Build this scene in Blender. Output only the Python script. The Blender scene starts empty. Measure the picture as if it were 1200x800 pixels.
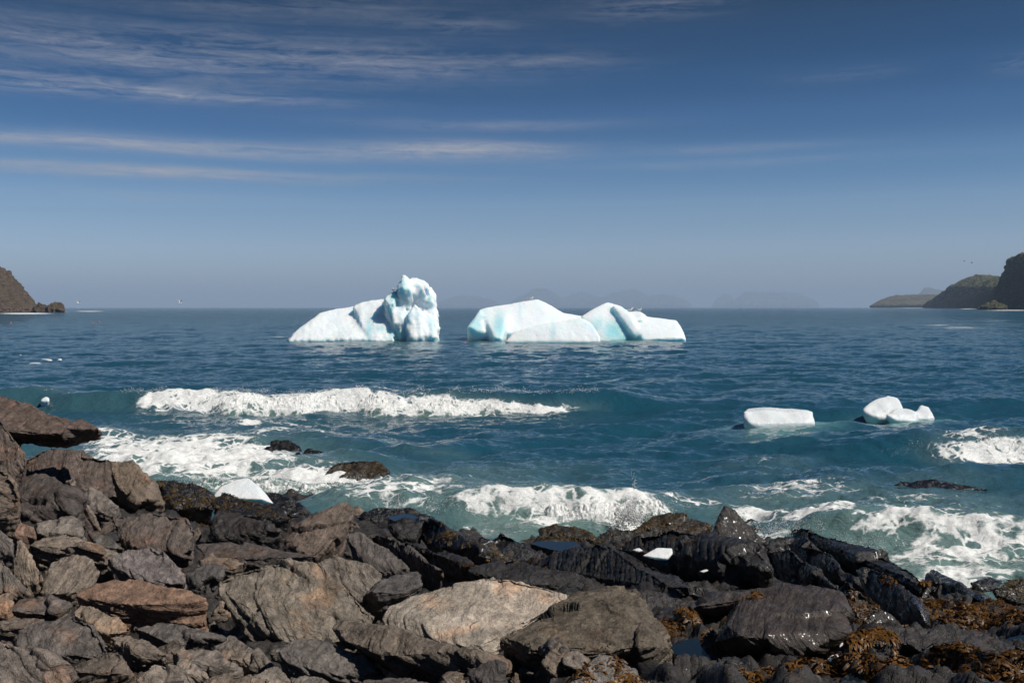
import bpy, bmesh, math, random
import numpy as np
from mathutils import Vector, Matrix

# ------------------------------------------------------------------ camera, sky, sun, exposure
scene = bpy.context.scene
COL = scene.collection
F = 1167.0            # focal length in photograph pixels (1200 px wide frame)
HZ = 359.0            # pixel row of the horizon
CAMH = 4.0            # eye height above the sea

cam_d = bpy.data.cameras.new('camera'); cam = bpy.data.objects.new('camera', cam_d); COL.objects.link(cam)
cam.location = (0, 0, CAMH); cam.rotation_euler = (math.radians(90), 0, 0)
cam_d.sensor_width = 36.0; cam_d.lens = 36.0 * F / 1200.0
cam_d.shift_y = -(400.0 - HZ) / 1200.0
cam_d.clip_start = 0.05; cam_d.clip_end = 200000
scene.camera = cam

SUN_EL = math.radians(50); SUN_AZ = math.radians(114)      # clockwise from +Y (the view direction): to the right
sun_dir = Vector((math.sin(SUN_AZ) * math.cos(SUN_EL), math.cos(SUN_AZ) * math.cos(SUN_EL), math.sin(SUN_EL)))
sl = bpy.data.lights.new('sun', 'SUN'); sl.energy = 5.0; sl.angle = math.radians(0.53); sl.color = (1.0, 0.95, 0.88)
so = bpy.data.objects.new('sun', sl); COL.objects.link(so)
so.rotation_euler = (-sun_dir).to_track_quat('-Z', 'Y').to_euler()

vs = scene.view_settings
vs.view_transform = 'Standard'; vs.look = 'None'; vs.exposure = 0.0; vs.gamma = 1.0; vs.use_curve_mapping = False

class NT:
    """small helper for node trees"""
    def __init__(s, tree): s.t = tree; s.t.nodes.clear()
    def n(s, typ, **kw):
        nd = s.t.nodes.new(typ)
        for k, v in kw.items(): setattr(nd, k, v)
        return nd
    def put(s, sock, v):
        if isinstance(v, bpy.types.NodeSocket): s.t.links.new(v, sock)
        elif v is not None: sock.default_value = v
    def m(s, op, a, b=None, c=None, clamp=False):
        nd = s.n('ShaderNodeMath', operation=op, use_clamp=clamp)
        s.put(nd.inputs[0], a); s.put(nd.inputs[1], b); s.put(nd.inputs[2], c)
        return nd.outputs[0]
    def vm(s, op, a, b=None, out=0):
        nd = s.n('ShaderNodeVectorMath', operation=op)
        s.put(nd.inputs[0], a); s.put(nd.inputs[1], b)
        return nd.outputs[out]
    def mix(s, f, a, b, blend='MIX'):
        nd = s.n('ShaderNodeMix', data_type='RGBA', blend_type=blend)
        s.put(nd.inputs[0], f); s.put(nd.inputs[6], a); s.put(nd.inputs[7], b)
        return nd.outputs[2]
    def mr(s, v, a, b, c=0.0, d=1.0, smooth=False):
        nd = s.n('ShaderNodeMapRange', interpolation_type='SMOOTHSTEP' if smooth else 'LINEAR')
        for i, q in enumerate((v, a, b, c, d)): s.put(nd.inputs[i], q)
        return nd.outputs[0]
    def noise(s, vec, scale, detail=4, rough=0.55, dist=0.0, dim='3D', col=False):
        nd = s.n('ShaderNodeTexNoise', noise_dimensions=dim)
        s.put(nd.inputs['Vector'], vec); nd.inputs['Scale'].default_value = scale
        nd.inputs['Detail'].default_value = detail; nd.inputs['Roughness'].default_value = rough
        nd.inputs['Distortion'].default_value = dist
        return nd.outputs[1 if col else 0]
    def vor(s, vec, scale, feat='DISTANCE_TO_EDGE'):
        nd = s.n('ShaderNodeTexVoronoi', feature=feat)
        s.put(nd.inputs['Vector'], vec); nd.inputs['Scale'].default_value = scale
        return nd.outputs[0]
    def mapv(s, vec, scale=(1, 1, 1), loc=(0, 0, 0), rot=(0, 0, 0)):
        nd = s.n('ShaderNodeMapping'); s.put(nd.inputs[0], vec)
        nd.inputs['Scale'].default_value = scale; nd.inputs['Location'].default_value = loc; nd.inputs['Rotation'].default_value = rot
        return nd.outputs[0]
    def bump(s, h, strength=0.5, dist=0.1, normal=None):
        nd = s.n('ShaderNodeBump'); s.put(nd.inputs['Height'], h)
        s.put(nd.inputs['Strength'], strength); nd.inputs['Distance'].default_value = dist
        if normal is not None: s.put(nd.inputs['Normal'], normal)
        return nd.outputs[0]

SKY_STRENGTH = 0.05
# filter on the clear sky by elevation (degrees): the deep polarised blue of the photograph, paling to the horizon
SKY_FILTER = [(0, (.55, .64, 1.0)), (2.9, (.62, .70, .93)), (5.3, (.49, .60, .78)), (7.8, (.29, .46, .65)), (10.2, (.14, .31, .50)),
              (12.5, (.070, .225, .385)), (14.4, (.048, .178, .305)), (17, (.036, .138, .230)), (30, (.034, .118, .2))]
SKY_GAIN = 2.2
world = bpy.data.worlds.new('World'); scene.world = world; world.use_nodes = True
def build_world():
    T = NT(world.node_tree)
    sky = T.n('ShaderNodeTexSky', sky_type='NISHITA', sun_disc=False)
    sky.sun_elevation = SUN_EL; sky.sun_rotation = SUN_AZ
    sky.altitude = 0; sky.air_density = 1.0; sky.dust_density = 0.6; sky.ozone_density = 3.0
    tc = T.n('ShaderNodeTexCoord').outputs['Generated']
    sx = T.n('ShaderNodeSeparateXYZ'); T.put(sx.inputs[0], tc)
    X, Y, Z = sx.outputs
    az = T.m('ARCTAN2', X, Y)
    el = T.m('ARCSINE', Z)
    rp = T.n('ShaderNodeValToRGB'); cr = rp.color_ramp; cr.interpolation = 'EASE'
    while len(cr.elements) < len(SKY_FILTER): cr.elements.new(0.5)
    for e_, (dg_, c_) in zip(cr.elements, SKY_FILTER): e_.position = dg_ / 90.0; e_.color = (*c_, 1)
    T.put(rp.inputs[0], T.m('DIVIDE', el, math.pi / 2, clamp=True))
    tinted = T.mix(1.0, sky.outputs[0], T.mix(1.0, rp.outputs[0], (SKY_GAIN, SKY_GAIN, SKY_GAIN, 1), 'MULTIPLY'), 'MULTIPLY')
    cv = T.n('ShaderNodeCombineXYZ'); T.put(cv.inputs[0], az); T.put(cv.inputs[1], el)
    wob = T.noise(T.mapv(cv.outputs[0], (3, 9, 1)), 1.0, 3)
    el2 = T.m('ADD', el, T.m('MULTIPLY', T.m('SUBTRACT', wob, 0.5), 0.016))
    cw = T.n('ShaderNodeCombineXYZ'); T.put(cw.inputs[0], az); T.put(cw.inputs[1], el2)
    st1 = T.noise(T.mapv(cw.outputs[0], (4, 95, 1), rot=(0, 0, 0.02)), 1.0, 9, 0.66, 0.5)
    st2 = T.noise(T.mapv(cw.outputs[0], (22, 120, 1), (3, 1, 0), rot=(0, 0, -0.10)), 1.0, 8, 0.68, 1.5)
    st = T.m('ADD', T.m('MULTIPLY', st1, 0.6), T.m('MULTIPLY', st2, 0.4))
    # cirrus banks: centre px, centre py, half width px, half height px, weight
    banks = [(190, 62, 270, 27, 1.05), (480, 75, 130, 16, .5), (150, 108, 190, 9, 1.2), (40, 95, 120, 12, .5),
             (150, 171, 310, 8, 1.5), (540, 175, 120, 9, 1.8), (150, 201, 300, 7, 1.35), (560, 147, 150, 7, .6),
             (110, 225, 200, 7, .4), (760, 8, 80, 14, .7), (540, 30, 70, 9, .5), (660, 72, 75, 11, .45),
             (860, 175, 120, 5, .5), (850, 192, 220, 5, .35), (1195, 75, 30, 10, .6), (990, 88, 70, 8, .3), (330, 5, 200, 18, .4)]
    tot = None; low_ = None
    for (px, py, rx, ry, w) in banks:
        a0 = math.atan((px - 600) / F); e0 = math.atan((HZ - py) / F * math.cos(a0))
        qa = T.m('POWER', T.m('MULTIPLY', T.m('SUBTRACT', az, a0), F / rx), 2.0)
        qe = T.m('POWER', T.m('MULTIPLY', T.m('SUBTRACT', el2, e0), F / ry), 2.0)
        # math POWER on negative bases is fine for exponent 2
        v = T.m('MULTIPLY', T.m('EXPONENT', T.m('MULTIPLY', T.m('ADD', qa, qe), -1.0)), w)
        if 140 < py < 215: low_ = v if low_ is None else T.m('ADD', low_, v)
        else: tot = v if tot is None else T.m('ADD', tot, v)
    # the same thin cirrus goes on over the rest of the sky
    gen = T.noise(T.mapv(cw.outputs[0], (1.6, 9, 1), (7, 2, 0)), 1.0, 5, 0.6, 0.4)
    away = T.mr(T.m('ABSOLUTE', az), 0.55, 0.9)
    tot = T.m('ADD', tot, T.m('MULTIPLY', T.mr(gen, 0.55, 0.8), T.m('MULTIPLY', away, 0.6)))
    dens = T.m('ADD', T.m('MULTIPLY', tot, T.mr(st, 0.42, 0.74)), T.m('MULTIPLY', low_, T.mr(st, 0.36, 0.64, 0.10, 0.80)), clamp=True)
    dens = T.m('MULTIPLY', dens, 0.85)
    k = 1.0 / SKY_STRENGTH
    out = T.mix(dens, tinted, (0.38 * k, 0.39 * k, 0.44 * k, 1))
    bg = T.n('ShaderNodeBackground'); T.put(bg.inputs[0], out); bg.inputs[1].default_value = SKY_STRENGTH
    o = T.n('ShaderNodeOutputWorld'); T.t.links.new(bg.outputs[0], o.inputs[0])
build_world()

cy = scene.cycles
cy.use_denoising = True; cy.sample_clamp_direct = 2.5; cy.sample_clamp_indirect = 2.0
cy.max_bounces = 6; cy.diffuse_bounces = 3; cy.glossy_bounces = 3; cy.transmission_bounces = 4; cy.volume_bounces = 0
cy.caustics_reflective = False; cy.caustics_refractive = False

# ------------------------------------------------------------------ helpers
rng = np.random.default_rng(11)
_perm = rng.permutation(256).astype(np.int32); _perm = np.concatenate([_perm, _perm, _perm])
_g = rng.normal(size=(256, 3)); _g /= np.linalg.norm(_g, axis=1)[:, None]; _g = _g.astype(np.float32)
def perlin(p):
    p = np.asarray(p, np.float32)
    i = np.floor(p).astype(np.int32); f = p - i; i &= 255
    w = f * f * f * (f * (f * 6 - 15) + 10)
    r = 0
    for dx in (0, 1):
        wx = w[:, 0] if dx else 1 - w[:, 0]
        a = _perm[i[:, 0] + dx]
        for dy in (0, 1):
            wy = w[:, 1] if dy else 1 - w[:, 1]
            b = _perm[a + i[:, 1] + dy]
            for dz in (0, 1):
                wz = w[:, 2] if dz else 1 - w[:, 2]
                gi = _g[_perm[b + i[:, 2] + dz] & 255]
                dot = gi[:, 0] * (f[:, 0] - dx) + gi[:, 1] * (f[:, 1] - dy) + gi[:, 2] * (f[:, 2] - dz)
                r = r + wx * wy * wz * dot
    return r * 1.6
def fbm(p, octs=4, gain=0.5, lac=2.03, ridged=False):
    a = 1.0; r = 0; p = np.asarray(p, np.float32)
    for o in range(octs):
        v = perlin(p + o * 17.3)
        r = r + a * ((1 - np.abs(v) * 2) if ridged else v)
        p = p * lac; a *= gain
    return r
def sstep(a, b, x):
    t = np.clip((x - a) / (b - a), 0, 1); return t * t * (3 - 2 * t)

def ray(px, py, d):
    return Vector(((px - 600.0) / F * d, d, CAMH - (py - HZ) / F * d))
def tag(o, label=None, cat=None, group=None, kind=None):
    if label: o['label'] = label
    if cat: o['category'] = cat
    if group: o['group'] = group
    if kind: o['kind'] = kind
    return o
def link(name, me, mat=None, parent=None):
    o = bpy.data.objects.new(name, me); COL.objects.link(o)
    if mat: me.materials.append(mat)
    if parent: o.parent = parent
    return o
def mesh_np(name, V, Q, smooth=True):
    me = bpy.data.meshes.new(name)
    V = np.asarray(V, np.float32); Q = np.asarray(Q, np.int32)
    k = Q.shape[1]
    me.vertices.add(len(V)); me.vertices.foreach_set('co', V.ravel())
    me.loops.add(Q.size); me.loops.foreach_set('vertex_index', Q.ravel())
    me.polygons.add(len(Q)); me.polygons.foreach_set('loop_start', np.arange(0, Q.size, k, dtype=np.int32))
    me.polygons.foreach_set('use_smooth', np.full(len(Q), smooth))
    me.update(calc_edges=True); me.validate()
    return me
def grid_quads(nr, nc):
    a = np.arange(nr * nc).reshape(nr, nc)
    return np.stack([a[:-1, :-1], a[:-1, 1:], a[1:, 1:], a[1:, :-1]], -1).reshape(-1, 4)
def set_attr(me, name, vals):
    at = me.attributes.new(name, 'FLOAT', 'POINT'); at.data.foreach_set('value', np.asarray(vals, np.float32))
def get_co(me):
    a = np.empty(len(me.vertices) * 3, np.float32); me.vertices.foreach_get('co', a); return a.reshape(-1, 3)
def get_no(me):
    a = np.empty(len(me.vertices) * 3, np.float32); me.vertices.foreach_get('normal', a); return a.reshape(-1, 3)

# ------------------------------------------------------------------ materials
def new_mat(name):
    m = bpy.data.materials.new(name); m.use_nodes = True
    return m, NT(m.node_tree)
def finish(T, bsdf):
    o = T.n('ShaderNodeOutputMaterial'); T.t.links.new(bsdf, o.inputs[0])

def rock_material(name, streak=1.0, speckle=0.0, ochre=0.35, vein=0.0, use_obj=True, base=(0.1, 0.08, 0.07, 1), scale=1.0, coord='Object'):
    """foliated schist: colour and wetness come from the object's own colour (alpha = wetness)"""
    m, T = new_mat(name)
    oi = T.n('ShaderNodeObjectInfo')
    tc = T.n('ShaderNodeTexCoord').outputs['Object'] if coord == 'Object' else T.n('ShaderNodeNewGeometry').outputs['Position']
    off = T.vm('MULTIPLY', oi.outputs['Random'], (37.0, 91.0, 53.0))
    tc = T.vm('ADD', tc, off)
    warp = T.vm('SCALE', T.vm('SUBTRACT', T.noise(tc, 2.2 * scale, 3, col=True), (0.5, 0.5, 0.5)), None)
    warp.node.inputs['Scale'].default_value = 0.10 / scale
    p = T.vm('ADD', tc, warp)
    fol = T.noise(T.mapv(p, (4.0, 4.0, 34.0)), scale, 6, 0.66, 0.15)
    fol2 = T.noise(T.mapv(p, (15.0, 15.0, 95.0), (5, 3, 1)), scale, 4, 0.65, 0.1)
    grain = T.noise(p, 75 * scale, 4, 0.7)
    big = T.noise(tc, 2.6 * scale, 5, 0.6)
    mid = T.noise(tc, 9 * scale, 5, 0.65)
    if use_obj:
        col = oi.outputs['Color']; wet = oi.outputs['Alpha']
    else:
        col = base; wet = 0.0
    val = T.m('ADD', T.m('ADD', T.m('MULTIPLY', T.mr(fol, 0.28, 0.72), 0.55 * streak), T.m('MULTIPLY', T.mr(fol2, 0.3, 0.7), 0.42 * streak)),
              T.m('ADD', T.m('MULTIPLY', T.mr(grain, 0.25, 0.75), 0.55), T.m('MULTIPLY', T.mr(mid, 0.3, 0.7), 0.5)))
    val = T.m('ADD', val, 1.0 - 0.5 * (0.97 * streak + 1.05))
    val = T.m('MULTIPLY', T.m('POWER', T.m('MAXIMUM', val, 0.08), 1.8), 0.82)
    vc = T.n('ShaderNodeCombineColor')
    for i in range(3): T.put(vc.inputs[i], val)
    c = T.mix(1.0, col, vc.outputs[0], 'MULTIPLY')
    # iron stain and grey lichen patches
    c = T.mix(T.m('MULTIPLY', T.mr(big, 0.54, 0.68, smooth=True), ochre), c, T.mix(1.0, c, (1.75, 1.12, 0.70, 1), 'MULTIPLY'))
    c = T.mix(T.m('MULTIPLY', T.mr(T.noise(tc, 3.3 * scale, 6, 0.7), 0.55, 0.66, smooth=True), 0.4), c, T.mix(1.0, c, (0.72, 0.80, 0.92, 1), 'MULTIPLY'))
    if speckle:
        sp = T.mr(T.m('ADD', T.m('MULTIPLY', fol2, 0.6), T.m('MULTIPLY', T.noise(p, 26, 4, 0.7), 0.5)), 0.60, 0.67, smooth=True)
        where = T.mr(T.noise(tc, 3.0, 3), 0.42, 0.62, smooth=True)
        c = T.mix(T.m('MULTIPLY', T.m('MULTIPLY', sp, where), speckle), c, (0.045, 0.038, 0.034, 1))
        greyp = T.mr(T.noise(T.vm('ADD', tc, (4.0, 2.0, 9.0)), 1.9, 5, 0.6), 0.5, 0.6, smooth=True)
        c = T.mix(T.m('MULTIPLY', greyp, 0.55), c, T.mix(1.0, c, (0.52, 0.54, 0.54, 1), 'MULTIPLY'))
    # thin dark cracks
    ck = T.vor(T.vm('ADD', T.mapv(p, (0.5, 0.5, 2.4)), T.vm('SCALE', T.noise(tc, 6 * scale, 3, col=True), None)), 2.4 * scale)
    ck.node.inputs[0].links[0].from_node.inputs[1].links[0].from_node.inputs['Scale'].default_value = 0.10
    crack = T.mr(ck, 0.0, 0.028, 1.0, 0.0)
    crack = T.m('MULTIPLY', crack, T.m('MULTIPLY', T.mr(mid, 0.42, 0.6), T.mr(big, 0.5, 0.62)))
    c = T.mix(T.m('MULTIPLY', crack, 0.8), c, (0.012, 0.010, 0.009, 1))
    if vein:
        vn = T.mr(T.m('ABSOLUTE', T.m('SUBTRACT', T.noise(T.mapv(p, (1.2, 1.2, 4.0), (2, 7, 3)), scale * 1.2, 3, 0.55), 0.5)), 0.0, 0.012, 1.0, 0.0)
        vn = T.m('MULTIPLY', T.m('MULTIPLY', vn, T.mr(big, 0.45, 0.6)), vein)
        c = T.mix(vn, c, (0.42, 0.36, 0.30, 1))
    wetdark = T.mr(wet, 0, 1, 1.0, 0.36)
    wc = T.n('ShaderNodeCombineColor')
    for i in range(3): T.put(wc.inputs[i], wetdark)
    c = T.mix(1.0, c, wc.outputs[0], 'MULTIPLY')
    h = T.m('ADD', T.m('MULTIPLY', fol, 0.9), T.m('ADD', T.m('MULTIPLY', fol2, 0.45), T.m('MULTIPLY', grain, 0.30)))
    h = T.m('SUBTRACT', T.m('ADD', h, T.m('MULTIPLY', mid, 0.5)), T.m('MULTIPLY', crack, 0.5))
    b = T.n('ShaderNodeBsdfPrincipled')
    T.put(b.inputs['Base Color'], c)
    rough = T.m('SUBTRACT', T.mr(fol2, 0.35, 0.65, 0.74, 0.52), T.m('MULTIPLY', T.m('MULTIPLY', wet, 0.7), T.mr(mid, 0.42, 0.62, 0.45, 0.72)))
    T.put(b.inputs['Roughness'], rough)
    T.put(b.inputs['Coat Weight'], T.m('MULTIPLY', wet, T.mr(mid, 0.45, 0.6, 0.0, 0.9))); b.inputs['Coat Roughness'].default_value = 0.16
    T.put(b.inputs['Specular IOR Level'], T.m('ADD', 0.40, T.m('MULTIPLY', wet, T.mr(mid, 0.42, 0.62, 0.15, 0.5))))
    T.put(b.inputs['Normal'], T.bump(h, 1.0, 0.028 / scale))
    finish(T, b.outputs[0])
    return m

M_ROCK = rock_material('schist', 1.0, ochre=0.45)
M_VEIN = rock_material('veined_schist', 0.9, ochre=0.4, vein=0.3)
M_PALE = rock_material('pale_gneiss', 0.45, speckle=0.85, ochre=0.35)
M_SHORE = rock_material('shore_bedrock', 1.0, ochre=0.4, coord='World')

def headland_material(name, rock, grass, scale):
    m, T = new_mat(name)
    geo = T.n('ShaderNodeNewGeometry'); pos = geo.outputs['Position']
    sn = T.n('ShaderNodeSeparateXYZ'); T.put(sn.inputs[0], geo.outputs['Normal'])
    n1 = T.noise(pos, 0.02 * scale, 6, 0.65); n2 = T.noise(T.mapv(pos, (1, 1, 2.5)), 0.1 * scale, 6, 0.7)
    up = T.mr(T.m('ADD', sn.outputs[2], T.m('MULTIPLY', T.m('SUBTRACT', n2, 0.5), 0.7)), 0.50, 0.72, smooth=True)
    r = T.mix(T.mr(n2, 0.3, 0.7), tuple(0.5 * v for v in rock) + (1,), tuple(1.35 * v for v in rock) + (1,))
    gcol = T.mix(T.mr(n1, 0.35, 0.65), tuple(0.7 * v for v in grass) + (1,), tuple(1.25 * v for v in grass) + (1,))
    b = T.n('ShaderNodeBsdfPrincipled'); T.put(b.inputs['Base Color'], T.mix(up, r, gcol))
    b.inputs['Roughness'].default_value = 0.95; b.inputs['Specular IOR Level'].default_value = 0.2
    T.put(b.inputs['Normal'], T.bump(n2, 1.0, 6.0 / scale))
    finish(T, b.outputs[0]); return m

def ice_material(name, blue=0.5, sss=0.25, scale=1.0, bd=0.16, col=(0.74, 0.80, 0.825, 1), rough=0.5):
    m, T = new_mat(name)
    tc = T.n('ShaderNodeTexCoord').outputs['Object']
    n1 = T.noise(T.mapv(tc, (1, 1, 0.55)), 0.35 * scale, 6, 0.6, 0.5)
    n2 = T.noise(tc, 2.2 * scale, 6, 0.65)
    at = T.n('ShaderNodeAttribute', attribute_name='blue')  # blue ice, plus recess shading and waterline glow painted as colour
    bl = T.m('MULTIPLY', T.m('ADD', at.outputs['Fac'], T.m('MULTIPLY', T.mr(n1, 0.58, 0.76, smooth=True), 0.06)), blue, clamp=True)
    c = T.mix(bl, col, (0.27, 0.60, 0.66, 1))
    b = T.n('ShaderNodeBsdfPrincipled'); T.put(b.inputs['Base Color'], c)
    T.put(b.inputs['Roughness'], T.mr(n2, 0.3, 0.7, rough - 0.15, rough + 0.2))
    b.inputs['IOR'].default_value = 1.31
    b.inputs['Subsurface Weight'].default_value = sss
    b.inputs['Subsurface Radius'].default_value = (0.25, 0.7, 1.0); b.inputs['Subsurface Scale'].default_value = 1.8 / scale
    T.put(b.inputs['Normal'], T.bump(T.m('ADD', n2, T.m('MULTIPLY', n1, 1.2)), 0.5, bd / scale))
    finish(T, b.outputs[0]); return m
M_BERG = ice_material('berg_ice', 1.0, 0.65, 1.0)
M_ICE = ice_material('small_ice', 0.55, 0.35, 7.0, 0.25, col=(0.68, 0.71, 0.72, 1), rough=0.22)

def foam_material():
    m, T = new_mat('foam')
    pos = T.n('ShaderNodeNewGeometry').outputs['Position']
    n = T.noise(pos, 16, 6, 0.75); n2 = T.noise(pos, 2.5, 4, 0.6)
    b = T.n('ShaderNodeBsdfPrincipled')
    c = T.mix(T.mr(n, 0.3, 0.62), (0.56, 0.58, 0.57, 1), (0.78, 0.77, 0.75, 1))
    c = T.mix(T.mr(n2, 0.56, 0.72, 0.0, 0.35), c, (0.50, 0.58, 0.55, 1))
    T.put(b.inputs['Base Color'], c); b.inputs['Roughness'].default_value = 0.7
    b.inputs['Subsurface Weight'].default_value = 0.0
    T.put(b.inputs['Normal'], T.bump(n, 0.7, 0.06))
    finish(T, b.outputs[0]); return m
M_FOAM = foam_material()

def sea_material():
    m, T = new_mat('sea_water')
    pos = T.n('ShaderNodeNewGeometry').outputs['Position']
    fo = T.n('ShaderNodeAttribute', attribute_name='foam').outputs['Fac']
    ae = T.n('ShaderNodeAttribute', attribute_name='aerated_backlit').outputs['Fac']
    gl = T.n('ShaderNodeAttribute', attribute_name='ice_glow').outputs['Fac']
    wv = T.vm('SCALE', T.noise(pos, 0.8, 4, 0.6, col=True), None); wv.node.inputs['Scale'].default_value = 0.9
    pw = T.vm('ADD', pos, wv)
    # lacy foam: cell walls plus torn noise
    lace = T.m('MINIMUM', T.vor(T.mapv(pw, (0.75, 1, 0.3)), 1.5), T.m('MULTIPLY', T.vor(T.mapv(pw, (0.8, 1, 0.3), (4, 4, 0)), 3.6), 1.6))
    torn = T.noise(T.mapv(pos, (0.55, 1, 0.5)), 3.2, 7, 0.68, 0.6)
    fine = T.noise(T.mapv(pos, (0.6, 1, 0.5)), 14, 5, 0.7)
    patch = T.noise(T.mapv(pos, (0.35, 1, 0.5)), 0.55, 5, 0.6, 0.8)
    fld = T.m('SUBTRACT', T.m('ADD', T.m('MULTIPLY', torn, 0.85), T.m('ADD', T.m('MULTIPLY', fine, 0.45), T.m('MULTIPLY', patch, 0.75))), T.m('MULTIPLY', T.m('MINIMUM', lace, 0.3), 1.3))
    thr = T.mr(fo, 0.0, 1.0, 1.55, 0.64)
    mask = T.m('MULTIPLY', T.mr(T.m('SUBTRACT', fld, thr), -0.05, 0.16, smooth=True), T.mr(fo, 0.01, 0.08))
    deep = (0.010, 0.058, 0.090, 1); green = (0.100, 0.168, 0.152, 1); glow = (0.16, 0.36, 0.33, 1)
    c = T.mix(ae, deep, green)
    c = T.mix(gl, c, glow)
    thin = T.m('MULTIPLY', fo, T.mr(patch, 0.3, 0.7, 0.05, 0.40), clamp=True)
    c = T.mix(thin, c, (0.26, 0.34, 0.32, 1))
    # ripples
    r1 = T.noise(T.mapv(pos, (0.9, 1, 1)), 1.0, 3, 0.6, 0.4)
    r2 = T.noise(T.mapv(pos, (0.9, 1, 1), (3, 7, 0), (0, 0, 0.25)), 3.2, 4, 0.6, 0.5)
    r3 = T.noise(T.mapv(pos, (0.7, 1, 1), (9, 2, 0), (0, 0, -0.3)), 9.5, 4, 0.6, 0.3)
    h = T.m('ADD', T.m('MULTIPLY', r1, 0.50), T.m('ADD', T.m('MULTIPLY', r2, 0.34), T.m('MULTIPLY', r3, 0.11)))
    sy = T.n('ShaderNodeSeparateXYZ'); T.put(sy.inputs[0], pos)
    h = T.m('MULTIPLY', h, T.mr(sy.outputs[1], 45.0, 350.0, 1.0, 2.4, smooth=True))      # steeper open-water chop beyond the sheltered cove
    nb = T.bump(h, 1.0, 0.20)
    # light scattered back from within the water, under a rippled mirror
    df = T.n('ShaderNodeBsdfDiffuse'); T.put(df.inputs['Color'], c)
    T.put(df.inputs['Normal'], nb)
    gs = T.n('ShaderNodeBsdfGlossy'); gs.inputs['Color'].default_value = (1, 1, 1, 1); gs.inputs['Roughness'].default_value = 0.07
    T.put(gs.inputs['Normal'], nb)
    fr = T.n('ShaderNodeFresnel'); fr.inputs['IOR'].default_value = 1.333; T.put(fr.inputs['Normal'], nb)
    w = T.n('ShaderNodeMixShader'); T.put(w.inputs[0], fr.outputs[0])
    T.t.links.new(df.outputs[0], w.inputs[1]); T.t.links.new(gs.outputs[0], w.inputs[2])
    f = T.n('ShaderNodeBsdfPrincipled')
    gr = T.noise(T.mapv(pos, (0.8, 1, 1)), 11, 7, 0.8, 0.4)
    T.put(f.inputs['Base Color'], T.mix(T.mr(gr, 0.36, 0.58), (0.52, 0.56, 0.55, 1), (0.86, 0.85, 0.83, 1)))
    f.inputs['Roughness'].default_value = 0.75
    T.put(f.inputs['Normal'], T.bump(T.m('ADD', torn, T.m('MULTIPLY', gr, 0.8)), 0.55, 0.09))
    mx = T.n('ShaderNodeMixShader'); T.put(mx.inputs[0], mask)
    T.t.links.new(w.outputs[0], mx.inputs[1]); T.t.links.new(f.outputs[0], mx.inputs[2])
    finish(T, mx.outputs[0]); return m
M_SEA = sea_material()

def simple(name, col, rough=0.6, spec=0.5, noise=None):
    m, T = new_mat(name)
    b = T.n('ShaderNodeBsdfPrincipled')
    c = tuple(col) + (1,)
    if noise:
        n = T.noise(T.n('ShaderNodeTexCoord').outputs['Object'], noise, 4, 0.6)
        c = T.mix(T.mr(n, 0.3, 0.7), tuple(0.65 * v for v in col) + (1,), tuple(min(1, 1.3 * v) for v in col) + (1,))
    T.put(b.inputs['Base Color'], c); b.inputs['Roughness'].default_value = rough; b.inputs['Specular IOR Level'].default_value = spec
    finish(T, b.outputs[0]); return m

# ------------------------------------------------------------------ the sea
def gauss_px(PX, PY, items):
    r = np.zeros_like(PX)
    for (px, py, rx, ry, a) in items:
        r = np.maximum(r, a * np.exp(-(((PX - px) / rx) ** 2 + ((PY - py) / ry) ** 2) ** 1.3))
    return r
def ridge_profile(t, front, back):
    """steep shoreward face, long back; t = distance seaward of the crest"""
    return np.where(t < 0, 1 - sstep(0, front, -t), np.exp(-(t / back) ** 1.3))

FOAM_SPOTS = [ # px, py (of the undisturbed surface), half width, half height, density
    (215, 545, 160, 34, 1.16), (370, 578, 120, 24, 1.1), (140, 518, 70, 14, .85), (300, 512, 140, 12, .62), (320, 495, 240, 6, .55), (560, 492, 130, 6, .5),
    (290, 497, 22, 4, .9), (480, 575, 90, 22, .62), (470, 597, 110, 20, .84), (560, 622, 40, 8, .6), (660, 612, 100, 16, .80), (745, 615, 50, 14, .95),
    (560, 560, 70, 9, .5), (520, 537, 60, 4, .5), (640, 545, 60, 8, .35), (800, 600, 60, 12, .8),
    (885, 612, 60, 12, .95), (960, 622, 70, 14, 1.0), (1060, 640, 90, 14, .95), (1140, 660, 130, 26, .92), (1130, 690, 110, 18, .95),
    (1050, 605, 180, 24, .66), (940, 585, 130, 20, .62), (900, 548, 70, 12, .56), (1000, 560, 90, 14, .36), (860, 640, 120, 14, .8),
    (1090, 580, 90, 5, .5), (1140, 532, 60, 7, .75), (1180, 540, 60, 5, .9), (1080, 576, 120, 6, .4), (1000, 600, 60, 10, .6),
    (905, 516, 60, 6, .42), (1050, 500, 60, 4, .35), (40, 470, 22, 5, .7),
    (30, 367.2, 40, 1.1, 1.1), (105, 364.6, 22, .5, 1.1), (60, 365, 26, .6, 1.0),
    (1120, 384, 40, 2.0, .66), (1100, 381, 26, 1.0, .68), (1185, 363.4, 40, .7, .95), (1135, 361.6, 16, .5, .9), (1070, 360.3, 30, .35, .9), (1170, 376, 30, 1, .5),
    (40, 428, 22, 3, .4), (425, 397, 100, 1.3, .5), (675, 398, 140, 1.3, .5), (330, 396, 20, 1.2, .7)]
AER_SPOTS = [(230, 550, 180, 34, .7), (470, 590, 170, 30, .75), (640, 618, 150, 24, .9), (1080, 640, 220, 34, .8), (900, 605, 130, 18, .45), (1120, 680, 200, 36, 1.0),
    (560, 560, 200, 16, .25), (1050, 600, 200, 16, .35)]
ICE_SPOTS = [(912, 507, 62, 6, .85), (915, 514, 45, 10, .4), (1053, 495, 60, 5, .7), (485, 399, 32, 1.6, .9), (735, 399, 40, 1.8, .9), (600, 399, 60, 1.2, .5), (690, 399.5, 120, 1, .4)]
SX = lambda px, d: (px - 600.0) / F * d

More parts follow.
